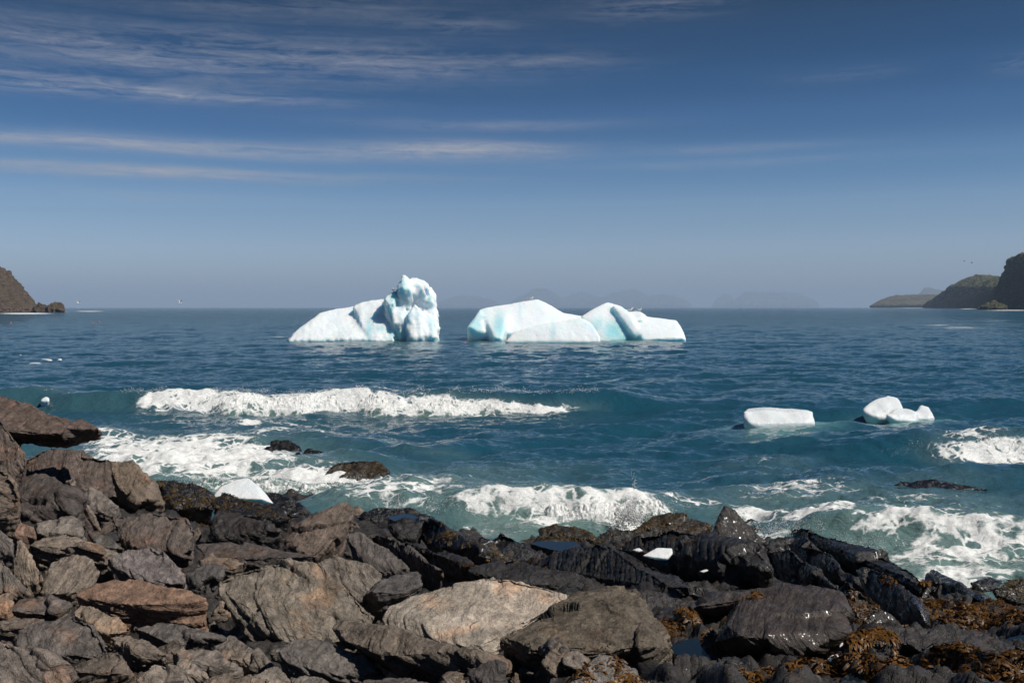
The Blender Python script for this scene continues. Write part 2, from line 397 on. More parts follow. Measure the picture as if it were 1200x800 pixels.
def sea_height(x, y, PX, PY, lod_x, lod_y):
    h = np.zeros_like(x)
    P = np.stack([x * 0.12, y * 0.12, np.zeros_like(x)], -1)
    wx = fbm(P, 2) * 1.4; wy = fbm(P + 31.7, 2) * 1.4
    r = np.random.default_rng(5)
    for lam in np.geomspace(0.55, 13.0, 26):
        th = r.normal(0, 0.65); kx, ky = math.sin(th), math.cos(th)
        k = 2 * math.pi / lam
        fade = sstep(1.6, 3.2, lam / np.maximum(lod_y * abs(ky) + 0.25 * lod_x * abs(kx), 1e-3))
        ph = k * (kx * (x + wx * lam * .15) + ky * (y + wy * lam * .3)) + r.uniform(0, 6.28)
        s = np.sin(ph)
        amp = 0.0040 * lam if lam > 3 else 0.0070 * lam
        h += fade * amp * (s + 0.25 * np.cos(2 * ph))
    for lam, a in ((3.4, .060), (1.9, .042), (1.0, .024), (0.5, .012)):
        fade = sstep(0.8, 1.8, lam / np.maximum(lod_y, 1e-3))
        v = perlin(np.stack([x / lam * 1.15 + 0.12 * y, y / lam, np.full_like(x, lam)], -1))
        h += fade * a * (1 - 2 * np.abs(v))
    shore = sstep(60, 20, y)
    h *= 0.85 + 0.3 * shore
    h *= 1 - 0.55 * sstep(200, 2000, y)
    # the breaker off the rocks
    n = fbm(np.stack([x * 0.23, np.zeros_like(x), np.zeros_like(x)], -1), 3)
    yc = 38.2 + 0.5 * n + 0.012 * (x + 6) ** 2 * 0.3
    amp = 0.76 * sstep(7.5, 1.0, x) * (1 - 0.0 * x) * (0.93 + 0.14 * n) * sstep(-40, -25, x)
    h += amp * ridge_profile(y - yc, 1.6, 3.2)
    h -= 0.10 * amp * np.exp(-((y - yc + 3.2) / 1.8) ** 2)
    # swell running on to the right of it
    h += 0.28 * sstep(2, 9, x) * np.exp(-((y - 38 - 0.05 * x) / 2.4) ** 2) * sstep(40, 25, x)
    # second breaker by the right edge
    yb = 26.6 + 0.25 * n
    ab = 0.62 * sstep(6.5, 12.5, x)
    h += ab * ridge_profile(y - yb, 1.1, 2.2)
    h += 0.30 * sstep(3.5, 9, x) * np.exp(-((y - 22.3) / 0.9) ** 2)
    # surge against the rocks
    yd = 18.9 + 0.3 * n
    h += 0.42 * sstep(-5.2, -2.0, x) * sstep(3.6, 2.2, x) * ridge_profile(y - yd, 0.8, 1.5)
    h += 0.30 * sstep(-12, -8, x) * sstep(-2.0, -4.2, x) * np.exp(-((y - 24.0) / 1.8) ** 2)
    h += 0.40 * sstep(4.3, 6.0, x) * ridge_profile(y - (16.9 - 0.28 * (x - 5)), 0.7, 1.2) * sstep(14, 9, x)
    return h

def sea_fields(x, y):
    PX = 600 + F * x / np.maximum(y, 0.5); PY = HZ + CAMH * F / np.maximum(y, 0.5)
    fo = gauss_px(PX, PY, FOAM_SPOTS)
    ae = gauss_px(PX, PY, AER_SPOTS)
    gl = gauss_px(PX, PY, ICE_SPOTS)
    # whitecaps on the crest of the breaker and the white water it leaves
    n = fbm(np.stack([x * 0.23, np.zeros_like(x), np.zeros_like(x)], -1), 3)
    yc = 38.2 + 0.5 * n + 0.0036 * (x + 6) ** 2
    on = sstep(-15.2, -14.0, x) * sstep(3.6, 2.0, x)
    brk = fbm(np.stack([x * 0.8, y * 0.5, np.ones_like(x)], -1), 3)
    sl = sstep(-7.0, 2.5, x)
    on = sstep(-14.4, -13.6, x) * sstep(3.9, 1.0, x)
    fo = np.maximum(fo, 1.15 * on ** .5 * np.exp(-((y - yc + 0.75 + 0.55 * sl) / (1.0 - 0.55 * sl)) ** 2) * (1 + .35 * brk))
    fo = np.maximum(fo, 0.66 * on * (1 - sl) * np.exp(-((y - yc - 1.5) / 1.8) ** 2) * (1 + .6 * brk))
    lf = sstep(-13.3, -15, x) * sstep(-40, -30, x)
    fo = np.maximum(fo, 0.60 * lf * np.exp(-((y - yc - 0.25) / 0.35) ** 2))
    ae = np.maximum(ae, 0.22 * lf * np.exp(-((y - yc + 0.9) / 1.1) ** 2))  # back-lit green of the thin unbroken wave, painted into the water tint
    yb = 26.6 + 0.25 * n
    fo = np.maximum(fo, 0.95 * sstep(10.0, 11.8, x) * np.exp(-((y - yb + 0.75) / 0.55) ** 2))
    yd = 18.9 + 0.3 * n
    fo = np.maximum(fo, 0.8 * sstep(-2.4, -.6, x) * sstep(3.6, 2.4, x) * np.exp(-((y - yd + 0.2) / 0.6) ** 2))
    return fo, ae, gl

def build_sea():
    s = np.concatenate([np.arange(560, 345, -2.0), np.arange(345, 100, -0.55), np.arange(100, 40, -0.27), np.arange(40, 8, -0.2), np.geomspace(8, 0.37, 60)])
    yrow = CAMH * F / s
    yrow = np.concatenate([[-400.0, -60.0, -10.0], yrow])
    u = np.concatenate([-np.geomspace(9, 0.66, 26), np.linspace(-0.64, 0.64, 620), np.geomspace(0.66, 9, 26)])
    nr, nc = len(yrow), len(u)
    wid = np.maximum(yrow, 12.0)
    Y = np.repeat(yrow[:, None], nc, 1); X = wid[:, None] * u[None, :]
    x = X.ravel(); y = Y.ravel()
    ly = np.repeat(np.abs(np.gradient(yrow))[:, None], nc, 1).ravel()
    lx = (wid[:, None] * np.abs(np.gradient(u))[None, :]).ravel()
    h = sea_height(x, y, None, None, lx, ly)
    fo, ae, gl = sea_fields(x, y)
    near = (y > 5) & (y < 50) & (fo > 0.05)
    P = np.stack([x[near] * 1.3, y[near] * 1.7, np.zeros(near.sum())], -1)
    h[near] += np.clip(fo[near], 0, 1) * (0.10 * fbm(P * 1.2, 4, 0.6) + 0.02)
    h[y < 6] -= 0.4
    h = h - (x * x + y * y) / (2 * 6.371e6)           # the earth's curve gives the crisp horizon
    V = np.stack([x, y, h], -1)
    me = mesh_np('sea', V, grid_quads(nr, nc))
    set_attr(me, 'foam', np.clip(fo, 0, 1.3)); set_attr(me, 'aerated_backlit', np.clip(ae, 0, 1)); set_attr(me, 'ice_glow', np.clip(gl, 0, 1))
    o = link('sea', me, M_SEA); tag(o, 'dark blue choppy sea with swell and lacy foam near the rocks', 'sea', kind='structure')
build_sea()

SKIN = []
# foam roll on a breaker: a lumpy skin over its shoreward face
def foam_roll(name, label, x0, x1, yc, height, depth, nx, nv, seed, taper0=0.06, taper1=0.12, lump=0.16, drops=900, drop_scale=1.0, dense=1.0, drop_end=False):
    t = np.linspace(0, 1, nx); v = np.linspace(0, 1, nv)
    Tt, Vv = np.meshgrid(t, v, indexing='ij')
    x = x0 + (x1 - x0) * Tt
    env = sstep(0, taper0, Tt) * sstep(1, 1 - taper1, Tt)
    H0 = height * np.where(drop_end, 1 - 0.62 * sstep(0.38, 1.0, Tt), 1.0)
    var = 0.84 + 0.42 * fbm(np.stack([x.ravel() * 0.42, np.full(x.size, seed), np.zeros(x.size)], -1), 3).reshape(x.shape)
    H = H0 * env * var
    # profile: rises out of the back of the wave, over the crest, bulges forward and dives under at the toe
    kv = [0, .18, .34, .50, .68, .84, 1.0]
    oy = np.interp(Vv, kv, [.80, .45, .10, -.28, -.62, -.86, -1.0]); oz = np.interp(Vv, kv, [.42, .80, .98, .90, .60, .22, -.22])
    toe = 0.75 + 0.35 * fbm(np.stack([x.ravel() * 0.45, np.full(x.size, seed + 4.0), np.zeros(x.size)], -1), 2, 0.5).reshape(x.shape)
    yy = yc(x) + oy * depth * (0.45 + 0.55 * env) * np.where(oy < 0, toe + .25, 1.0)
    zz = H * oz
    P = np.stack([x.ravel(), yy.ravel(), zz.ravel() + seed], -1)
    P = P + 0.25 * np.stack([fbm(P * 1.1 + 3, 2), fbm(P * 1.1 + 8, 2), fbm(P * 1.1 + 15, 2)], -1)
    n = 0.8 * np.abs(fbm(P * 2.6, 5, 0.62, 2.3)) + 0.7 * fbm(P * 1.0, 3)
    w = np.sin(np.clip(Vv.ravel() * 1.15, 0, 1) * math.pi) ** 0.6 * env.ravel()
    zz = zz.ravel() + lump * n * w; yy = yy.ravel() - 0.7 * lump * n * w
    V = np.stack([x.ravel() + 0.3 * lump * fbm(P * 2 + 9, 3), yy, zz], -1)
    # drops clinging to and thrown off the skin
    rr = np.random.default_rng(int(seed)); m = int(drops * (x1 - x0))
    idx = rr.integers(0, len(V), m); keep = (w[idx] > .15); idx = idx[keep]
    SKIN.append((V[idx] + rr.normal(0, 0.05, (len(idx), 3)) * (1, 1, 1.2) + np.stack([0 * idx, 0 * idx - .04, .03 + 0 * idx], -1), rr.uniform(.006, .034, len(idx)) * drop_scale))
    o = link(name, mesh_np(name, V, grid_quads(nx, nv)), M_SEA)
    ed = np.sin(np.clip(Vv.ravel(), 0, 1) * math.pi) ** 0.7
    set_attr(o.data, 'foam', dense * (0.42 + 0.58 * ed) * (0.35 + 0.65 * env.ravel())); set_attr(o.data, 'aerated_backlit', np.full(len(V), .85)); set_attr(o.data, 'ice_glow', np.zeros(len(V)))
    tag(o, label, 'foam', kind='stuff'); return o
def ncurve(x): 
    sh = x.shape; x = x.ravel(); return fbm(np.stack([x * 0.23, np.zeros_like(x), np.zeros_like(x)], -1), 3).reshape(sh)
foam_roll('breaker_foam', 'long white foam front of the wave breaking off the rocks', -13.9, 3.9, lambda x: 37.9 + 0.5 * ncurve(x) + 0.0036 * (x + 6) ** 2 - 0.45 * sstep(-7, 2.5, x), 0.68, 1.15, 1500, 44, 3.0, 0.04, 0.30, 0.10, 1800, .33, 1.1, True)
foam_roll('breaker_foam', 'small white breaker curling over a reef beyond the weedy ledges', 10.9, 17.0, lambda x: 26.4 + 0.25 * ncurve(x), 0.5, 0.6, 300, 26, 8.0, 0.25, 0.1, 0.10, 500, 0.5, 1.0)
foam_roll('surge_foam', 'white surge tumbling against the black ledges by the spray', -0.2, 3.3, lambda x: 18.7 + 0.3 * ncurve(x) - 0.1 * x, 0.46, 0.55, 330, 34, 13.0, 0.3, 0.2, 0.11, 900, 0.3, .92)
foam_roll('surge_foam', 'white surge rolling in beside the flat wet dome', -2.9, -0.6, lambda x: 18.9 + 0.3 * ncurve(x), 0.28, 0.5, 260, 30, 21.0, 0.3, 0.3, 0.11, 900, 0.3, .74)
foam_roll('surge_foam', 'white wash piling up behind the long black ledge', 4.4, 9.6, lambda x: 17.3 - 0.30 * (x - 5), 0.40, 0.6, 420, 30, 31.0, 0.12, 0.1, 0.11, 900, 0.3, .88)
foam_roll('surge_foam', 'white wash tumbling round the half submerged weedy rock', -7.6, -2.6, lambda x: 21.4 + 0.4 * ncurve(x) - 0.1 * (x + 5), 0.26, 0.7, 420, 30, 37.0, 0.2, 0.2, 0.11, 900, 0.3, .78)

def spray(name, label, centres, seed):
    """many tiny drops: list of (centre, spread xyz, count, rmin, rmax)"""
    r = np.random.default_rng(seed)
    base = np.array([(1, 0, 0), (-1, 0, 0), (0, 1, 0), (0, -1, 0), (0, 0, 1), (0, 0, -1)], np.float32)
    tri = np.array([(0, 2, 4), (2, 1, 4), (1, 3, 4), (3, 0, 4), (2, 0, 5), (1, 2, 5), (3, 1, 5), (0, 3, 5)])
    VV = []; FF = []; k = 0
    for (pts, rad) in centres:
        for p, q in zip(pts, rad):
            VV.append(base * q * r.uniform(0.6, 1.3, (6, 1)) + p); FF.append(tri + 6 * k); k += 1
    o = link(name, mesh_np(name, np.concatenate(VV), np.concatenate(FF)), M_FOAM)
    tag(o, label, 'spray', kind='stuff')
r_ = np.random.default_rng(3)
def crest_drops(n, x0, x1, yc, z, ysp, zsp, ra, rb):
    x = r_.uniform(x0, x1, n); cl = fbm(np.stack([x * 1.3, np.zeros(n), np.ones(n)], -1), 3)
    keep = r_.random(n) < np.clip(0.45 + cl, 0.05, 1); x = x[keep]; n = len(x)
    zz = z * (0.85 + 0.2 * cl[keep]) + np.abs(r_.normal(0, zsp, n)) - 0.1
    return (np.stack([x, yc(x) + r_.normal(0, ysp, n), zz], -1), r_.uniform(ra, rb, n) * r_.random(n) ** 0.5)
spray('breaker_spray', 'fine white drops thrown up along the long breaking wave', [
    crest_drops(5200, -14.7, 3.3, lambda x: 37.6 + 0.5 * ncurve(x) + 0.0036 * (x + 6) ** 2, 1.0, 0.35, 0.07, 0.006, 0.02),
    crest_drops(500, -24, -14.4, lambda x: 38.3 + 0.5 * ncurve(x) + 0.0036 * (x + 6) ** 2, 0.86, 0.1, 0.03, 0.01, 0.025)], 1)
def burst(px, py, d, n, w, h, ra, rb):
    c = np.array(ray(px, py, d)); nj = 16
    ja = r_.normal(0, 0.5, nj); jl = r_.uniform(.25, 1.0, nj) * np.exp(-ja ** 2); jy = r_.normal(0, .18, nj); jx = r_.normal(0, .3 * w, nj)
    j = r_.integers(0, nj, n); sp = r_.random(n) ** 0.7; wd = .05 + .14 * sp
    q = np.stack([c[0] + jx[j] + np.sin(ja[j]) * sp * jl[j] * w + r_.normal(0, 1, n) * wd * w * .5,
                  c[1] + jy[j] + r_.normal(0, .12, n), c[2] + sp * jl[j] * h * np.cos(ja[j]) + r_.normal(0, 1, n) * wd * h * .4], -1)
    return (q, r_.uniform(ra, rb, n) * (1.3 - 0.7 * sp))
spray('wave_spray', 'burst of white spray where the surge strikes the black ledges', [
    burst(738, 612, 17.6, 1300, 0.5, 0.6, 0.004, 0.016), burst(744, 610, 17.5, 600, 0.22, 0.85, 0.004, 0.014), burst(728, 618, 17.6, 300, 0.7, 0.3, 0.004, 0.016)], 2)
spray('surge_spray', 'white drops flung along the surge beside the long black ledge', [
    burst(1010, 648, 15.2, 900, 0.9, 0.32, 0.002, 0.010), burst(950, 622, 16.6, 700, 0.7, 0.35, 0.002, 0.010), burst(905, 625, 16.8, 600, 0.6, 0.35, 0.002, 0.010),
    crest_drops(2600, 4.6, 9.6, lambda x: 17.0 - 0.3 * (x - 5), 0.42, 0.25, 0.06, 0.002, 0.011)], 4)
spray('surge_spray', 'white drops hanging over the surge by the flat wet dome', [
    crest_drops(2600, -3.0, 3.3, lambda x: 18.4 + 0.3 * ncurve(x), 0.5, 0.25, 0.06, 0.002, 0.011),
    crest_drops(2000, -7.6, -2.6, lambda x: 21.0 + 0.4 * ncurve(x) - 0.1 * (x + 5), 0.4, 0.4, 0.06, 0.003, 0.013)], 6)
spray('foam_drops', 'flecks of white froth on the fronts of the breaking waves', SKIN, 9)
spray('reef_spray', 'white drops over the small breaker on the reef', [
    crest_drops(900, 10.4, 17, lambda x: 26.1 + 0.25 * ncurve(x), 0.5, 0.25, 0.08, 0.004, 0.016)], 7)

# ------------------------------------------------------------------ solids traced from the photograph, each with its own distance, size and depth
def hull_points(outline, d, t, ridge, sink, seed, bulge=0.12, under=0.22):
    """outline in pixels -> cloud of 3-D points; d = (left, right) distance of the front, t = depth"""
    r = random.Random(seed)
    xs = [p[0] for p in outline]; ys = [p[1] for p in outline]
    x0, x1, y0, y1 = min(xs), max(xs), min(ys), max(ys)
    cx = sum(xs) / len(xs); cyy = sum(ys) / len(ys)
    dd = lambda px: d[0] + (d[1] - d[0]) * (px - x0) / max(1e-6, x1 - x0)
    pts = []
    for (px, py) in outline:
        v = (py - y0) / max(1e-6, y1 - y0)
        e = dd(px)
        if v < ridge: dep = e + t * (0.12 + 0.73 * (1 - v / ridge))
        else: dep = e + t * (0.12 + under * (v - ridge) / max(1e-3, 1 - ridge))
        pts.append(ray(px, py, dep))
        # front knuckles, inset from the outline
        if v > 0.25:
            k = r.uniform(0.60, 0.86)
            qx, qy = cx + k * (px - cx), cyy + k * (py - cyy)
            vq = (qy - y0) / max(1e-6, y1 - y0)
            base = e + t * (0.12 + 0.73 * (1 - vq / ridge)) if vq < ridge else e + t * 0.12
            pts.append(ray(qx, qy, base - t * bulge * r.uniform(0.4, 1.2)))
        # back
        k = r.uniform(0.75, 0.95)
        qx, qy = cx + k * (px - cx), min(y1, cyy + k * (py - cyy) + 0.12 * (y1 - y0))
        pts.append(ray(qx, qy, e + t * r.uniform(0.9, 1.1)))
    if sink:
        for (px, py) in outline:
            v = (py - y0) / max(1e-6, y1 - y0)
            if v > 0.55:
                for q in (0.35, 0.9):
                    p = ray(cx + 0.85 * (px - cx), py, dd(px) + q * t); p.z -= sink; pts.append(p)
    return pts

def solid_mesh(pieces, voxel, smooth_iter=0):
    bm = bmesh.new()
    for pts in pieces:
        b2 = bmesh.new()
        for p in pts: b2.verts.new(p)
        res = bmesh.ops.convex_hull(b2, input=b2.verts[:], use_existing_faces=False)
        bmesh.ops.delete(b2, geom=[v for v in b2.verts if not v.link_faces], context='VERTS')
        bmesh.ops.recalc_face_normals(b2, faces=b2.faces[:])
        tmp = bpy.data.meshes.new('tmp'); b2.to_mesh(tmp); b2.free(); bm.from_mesh(tmp); bpy.data.meshes.remove(tmp)
    me = bpy.data.meshes.new('tmp'); bm.to_mesh(me); bm.free()
    ob = bpy.data.objects.new('tmp', me); COL.objects.link(ob)
    md = ob.modifiers.new('r', 'REMESH'); md.mode = 'VOXEL'; md.voxel_size = voxel
    if smooth_iter:
        s = ob.modifiers.new('s', 'SMOOTH'); s.iterations = smooth_iter; s.factor = 0.5
    dg = bpy.context.evaluated_depsgraph_get()
    out = bpy.data.meshes.new_from_object(ob.evaluated_get(dg))
    bpy.data.objects.remove(ob); bpy.data.meshes.remove(me)
    return out

ROCKS = []
def strata(L, N, size, amp, thick, seed):
    """each layer of the foliated rock ends a little further in or out; L, N in the rock's own frame (z across the layers)"""
    w = L[:, 2] + 0.35 * thick * fbm(L / (thick * 7) + seed, 3)
    disp = 0
    for th, a in ((thick, 1.0), (thick * 0.37, 0.45)):
        s = w / th + 1.3 * perlin(np.stack([w / (th * 3.1) + seed, np.full_like(w, seed * .7), np.zeros_like(w)], -1)); i = np.floor(s); f = s - i
        rnd = lambda k: (np.sin(k * 127.1 + seed * 3.7) * 43758.5453) % 1.0
        lo, hi = rnd(i), rnd(i + 1)
        e = sstep(0.72, 0.98, f)
        disp = disp + a * ((lo * (1 - e) + hi * e) - 0.5)
        groove = np.exp(-((f - 0.85) / 0.09) ** 2)
        disp = disp - a * 0.55 * groove
    side = N.copy(); side[:, 2] *= 0.15
    return side * (amp * disp)[:, None]

def rock(name, outline, d, label, color=(.10, .082, .068), wet=0.0, t=None, ridge=0.62, fa=32, sink=0.25, mat=None, amp=1.0, seed=None,
         cat='boulder', layer=1.0, bulge=0.06, under=0.22, extra=None, group=None, voxpx=1.7, tilt=-0.35, lump=1.0):
    seed = seed if seed is not None else len(ROCKS) + 1
    if cat == 'rock ledge': layer *= .62; amp *= .9
    if not isinstance(d, tuple): d = (d, d)
    dm = 0.5 * (d[0] + d[1]); px = dm / F
    polys = [outline] + (extra or [])
    pieces = []
    for k, ol in enumerate(polys):
        hgt = (max(p[1] for p in ol) - min(p[1] for p in ol)) * px; wid = (max(p[0] for p in ol) - min(p[0] for p in ol)) * px
        tt = t if t is not None else min(1.15 * hgt + 0.12, 0.85 * wid)
        pieces.append(hull_points(ol, d, tt, ridge, sink, seed * 7 + k, bulge, under))
    me = solid_mesh(pieces, voxpx * px)
    co = get_co(me).astype(np.float64)
    c = co.mean(0); c[2] = co[:, 2].min()
    a = math.radians(fa)
    ez = Vector((math.sin(a), tilt, math.cos(a))).normalized()
    ex = Vector((math.cos(a), 0, -math.sin(a))); ex = (ex - ez * ex.dot(ez)).normalized(); ey = ez.cross(ex)
    R = np.array([ex, ey, ez])                       # rows: local axes in world
    L = ((co - c) @ R.T).astype(np.float32)
    size = float(np.percentile(np.linalg.norm(L - L.mean(0), axis=1), 80))
    N = get_no(me) @ R.T.astype(np.float32)
    S = L / size + seed * 5.3
    low = fbm(S * 1.5, 2, 0.5) * 0.03 * size * lump
    fr = np.random.default_rng(int(seed) + 50); ns = 34
    sd = (fr.uniform(-1.5, 1.5, (ns, 3)) + seed * 5.3 ).astype(np.float32); sd[:, 2] = (sd[:, 2] - seed * 5.3) * .7 + seed * 5.3
    wp = S + 0.10 * np.stack([perlin(S * 3), perlin(S * 3 + 7), perlin(S * 3 + 13)], -1)
    D = ((wp[:, None, :] - sd[None]) ** 2 * np.array([1, 1, 2.6], np.float32)).sum(-1)
    D -= D.min(1)[:, None]; Wt = np.exp(-D * 400); Wt /= Wt.sum(1)[:, None]
    off = fr.uniform(-1, 1, ns); gr = fr.normal(0, 1, (ns, 3))
    val = off[None] * .026 + ((wp[:, None, :] - sd[None]) * gr[None]).sum(-1) * .065
    rid = (Wt * val).sum(1) * size * lump + fbm(S * 6, 3, 0.55) * 0.008 * size
    det = fbm(L / (9 * px * 1.0) + seed, 3, 0.6) * 1.3 * px
    thick = layer * min(0.11, max(5.5 * px, 0.14 * size))
    L2 = L + N * (low + rid + det - 0.03 * size)[:, None] * amp + strata(L, N, size, 0.55 * thick * amp, thick, seed)
    me.vertices.foreach_set('co', np.ascontiguousarray(L2, np.float32).ravel())
    me.polygons.foreach_set('use_smooth', np.full(len(me.polygons), True)); me.update()
    me.name = name
    o = link(name, me, mat or M_ROCK)
    o.matrix_world = Matrix.Translation(Vector(c)) @ Matrix(R.T.tolist()).to_4x4()
    kk = 1.12 if wet < .15 else .50
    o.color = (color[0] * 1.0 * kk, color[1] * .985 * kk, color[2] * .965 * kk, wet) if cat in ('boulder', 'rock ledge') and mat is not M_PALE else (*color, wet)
    tag(o, label, cat, group)
    ROCKS.append((o, outline, dm))
    # samples of the ground it lies on
    yb = max(p[1] for p in outline)
    for q in (0.25, 0.75):
        xq = min(p[0] for p in outline) * (1 - q) + max(p[0] for p in outline) * q
        dq = d[0] + (d[1] - d[0]) * q
        GROUND.append(tuple(ray(xq, min(yb, 812), dq)))
    return o
GROUND = []

GREY = (.115, .100, .090); BROWN = (.125, .095, .075); DARK = (.060, .050, .045); TAN = (.22, .175, .135); BLACK = (.022, .020, .020)
B = 'boulder'; LG = 'rock ledge'
# --- left bank
rock('boulder', [(-25, 452), (0, 459), (30, 470), (60, 484), (85, 492), (112, 500), (121, 507), (108, 512), (96, 517), (80, 523), (50, 524), (20, 520), (-25, 505)], 13.0,
     'brown tapering slab jutting out over the surf at the top of the bank', (.095, .068, .056), ridge=0.72, under=0.75, fa=18, t=1.5, sink=0, layer=1.3)
rock('boulder', [(-40, 470), (0, 487), (10, 500), (31, 530), (33, 545), (15, 565), (-10, 575), (-40, 560)], 11.2,
     'smooth brown wedge of rock leaning under the jutting slab', (.12, .092, .077), fa=58, ridge=0.9)
rock('rock_ledge', [(25, 531), (60, 522), (105, 531), (140, 536), (150, 560), (150, 590), (115, 600), (80, 612), (50, 590), (20, 565)], 14.0,
     'layered dark brown outcrop of thin beds below the jutting slab', (.10, .076, .066), fa=40, cat=LG, ridge=0.85, mat=M_VEIN)
rock('boulder', [(128, 540), (155, 537), (172, 549), (186, 567), (191, 592), (165, 601), (147, 592), (130, 566)], 13.6,
     'tan cracked block ending the layered outcrop beside the surf', (.155, .118, .088), fa=30, ridge=0.7, bulge=0.2)
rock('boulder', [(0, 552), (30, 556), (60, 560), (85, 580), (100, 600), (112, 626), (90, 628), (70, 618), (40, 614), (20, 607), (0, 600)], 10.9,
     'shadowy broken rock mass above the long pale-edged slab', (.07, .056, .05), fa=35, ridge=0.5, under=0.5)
rock('boulder', [(-30, 545), (8, 547), (22, 560), (26, 582), (20, 604), (10, 612), (-30, 606)], 9.6,
     'crumbling tan-brown rock below the smooth leaning wedge', (.15, .115, .09), fa=12, ridge=0.6)
rock('boulder', [(95, 580), (105, 570), (118, 575), (140, 594), (141, 605), (128, 616), (115, 613), (106, 600)], 12.0,
     'pointed grey block lodged in the layered outcrop', (.145, .125, .11), fa=30, ridge=0.6, under=0.6)
rock('boulder', [(78, 556), (86, 560), (98, 585), (112, 605), (119, 622), (106, 624), (93, 606)], 11.4,
     'thin pale-edged fin of rock leaning against the pointed grey block', (.17, .135, .11), fa=62, ridge=0.5)
rock('boulder', [(40, 612), (60, 608), (85, 604), (95, 610), (100, 628), (80, 632), (50, 630), (37, 626)], 10.1,
     'angular grey block sitting on the long pale-edged slab', (.16, .138, .12), fa=20, ridge=0.7)
rock('boulder', [(18, 613), (38, 618), (43, 631), (30, 636), (16, 628)], 9.7, 'small reddish stone beside the angular grey block', (.19, .12, .09), fa=40)
rock('boulder', [(32, 638), (50, 628), (75, 625), (95, 632), (118, 640), (141, 651), (125, 656), (95, 655), (60, 655), (36, 653)], 9.4,
     'long slab with a pale weathered edge and a black hollow beneath', (.17, .138, .11), fa=14, ridge=0.35, under=0.7)
rock('boulder', [(103, 622), (125, 627), (148, 642), (136, 652), (115, 642)], 10.3, 'dark grey wedge at the end of the pale-edged slab', (.10, .09, .083), fa=38)
rock('boulder', [(22, 631), (32, 645), (45, 665), (52, 678), (45, 694), (30, 689), (11, 669), (19, 648)], 8.5,
     'upright pointed tan stone shaped like a spearhead', (.245, .195, .15), fa=70, ridge=0.85)
rock('boulder', [(60, 659), (85, 651), (110, 654), (119, 668), (108, 682), (90, 697), (75, 706), (50, 702), (44, 694), (54, 680)], 8.4,
     'curved striped tan and grey boulder beside the spearhead stone', (.19, .155, .125), fa=-42, ridge=0.9)
rock('boulder', [(-20, 650), (2, 655), (15, 670), (36, 697), (20, 706), (0, 698), (-20, 690)], 8.0, 'finely layered grey boulder below the spearhead stone', (.15, .13, .112), fa=45, ridge=.8)
rock('boulder', [(-25, 618), (0, 620), (14, 632), (18, 650), (8, 664), (-25, 664)], 8.9, 'rough grey stone at the edge of the boulder pile by the spearhead stone', (.13, .112, .1), fa=25)
rock('boulder', [(125, 654), (150, 640), (180, 635), (195, 645), (220, 668), (222, 682), (210, 690), (185, 688), (160, 681), (148, 670), (130, 664)], 8.9,
     'angular purplish grey boulder behind the orange slab', (.165, .14, .135), fa=25, ridge=0.9, under=0.6)
rock('boulder', [(128, 602), (165, 606), (190, 598), (220, 605), (231, 622), (229, 645), (215, 657), (190, 645), (170, 640), (150, 640), (134, 625)], 10.4,
     'broad dark brown boulder behind the purplish grey one', (.105, .083, .072), fa=38, ridge=0.8)
rock('rock_ledge', [(183, 562), (205, 560), (235, 570), (252, 580), (250, 594), (225, 602), (192, 602)], 14.6,
     'wet weed-fringed ledge between the tan cracked block and the ice lump', (.05, .05, .056), wet=0.8, fa=25, cat=LG, ridge=0.85)
rock('rock_ledge', [(243, 588), (262, 578), (300, 585), (325, 593), (341, 608), (338, 622), (300, 616), (258, 604)], 13.8,
     'wet black ledge carrying the white ice lump', (.042, .040, .042), wet=0.85, fa=22, cat=LG, ridge=0.55)
rock('boulder', [(255, 597), (280, 601), (310, 610), (329, 620), (330, 642), (300, 648), (270, 647), (244, 634), (249, 606)], 12.4,
     'square dark block below the ledge with the ice lump', (.075, .064, .06), wet=0.25, fa=18, ridge=0.45)
rock('rock_ledge', [(306, 577), (325, 577), (350, 588), (364, 598), (345, 606), (318, 603)], 17.0,
     'wet bluish black ledge awash beside the white ice lump', BLACK, wet=0.9, fa=28, cat=LG, ridge=0.9)
rock('boulder', [(328, 634), (350, 612), (380, 597), (410, 584), (414, 600), (405, 625), (390, 641), (365, 657), (333, 652)], 10.6,
     'large triangular brown boulder standing on edge at the top of the pile', (.13, .098, .078), fa=-36, ridge=0.95, bulge=0.16)
rock('rock_ledge', [(228, 637), (270, 632), (320, 640), (372, 650), (374, 666), (320, 670), (270, 664), (238, 652)], 9.9,
     'dark layered shelf under the triangular boulder', (.075, .062, .056), fa=12, cat=LG, ridge=0.5)
rock('boulder', [(228, 662), (250, 650), (275, 650), (292, 658), (275, 670), (238, 670)], 9.2, 'brown rounded stone tucked above the great flat slab', (.16, .12, .09), fa=22)
rock('boulder', [(220, 674), (240, 662), (264, 662), (263, 674), (242, 692), (224, 687)], 8.7, 'rounded dark grey stone between the purplish boulder and the great slab', (.085, .078, .074), fa=30)
rock('boulder', [(251, 680), (270, 665), (300, 657), (340, 656), (375, 660), (402, 690), (425, 705), (442, 720), (437, 731), (415, 746), (395, 748), (375, 757), (340, 752), (310, 742), (285, 717), (264, 706), (254, 696)], 7.1,
     'great flat greyish slab with a pale vein, largest in the pile', (.175, .148, .118), fa=26, ridge=1.0, mat=M_VEIN, t=1.0, bulge=0.05)
rock('boulder', [(370, 664), (390, 652), (410, 655), (430, 660), (446, 672), (447, 686), (430, 697), (420, 707), (400, 694), (382, 682)], 8.0,
     'grey boulder with an orange patch behind the great flat slab', (.16, .135, .112), fa=30, ridge=0.9)
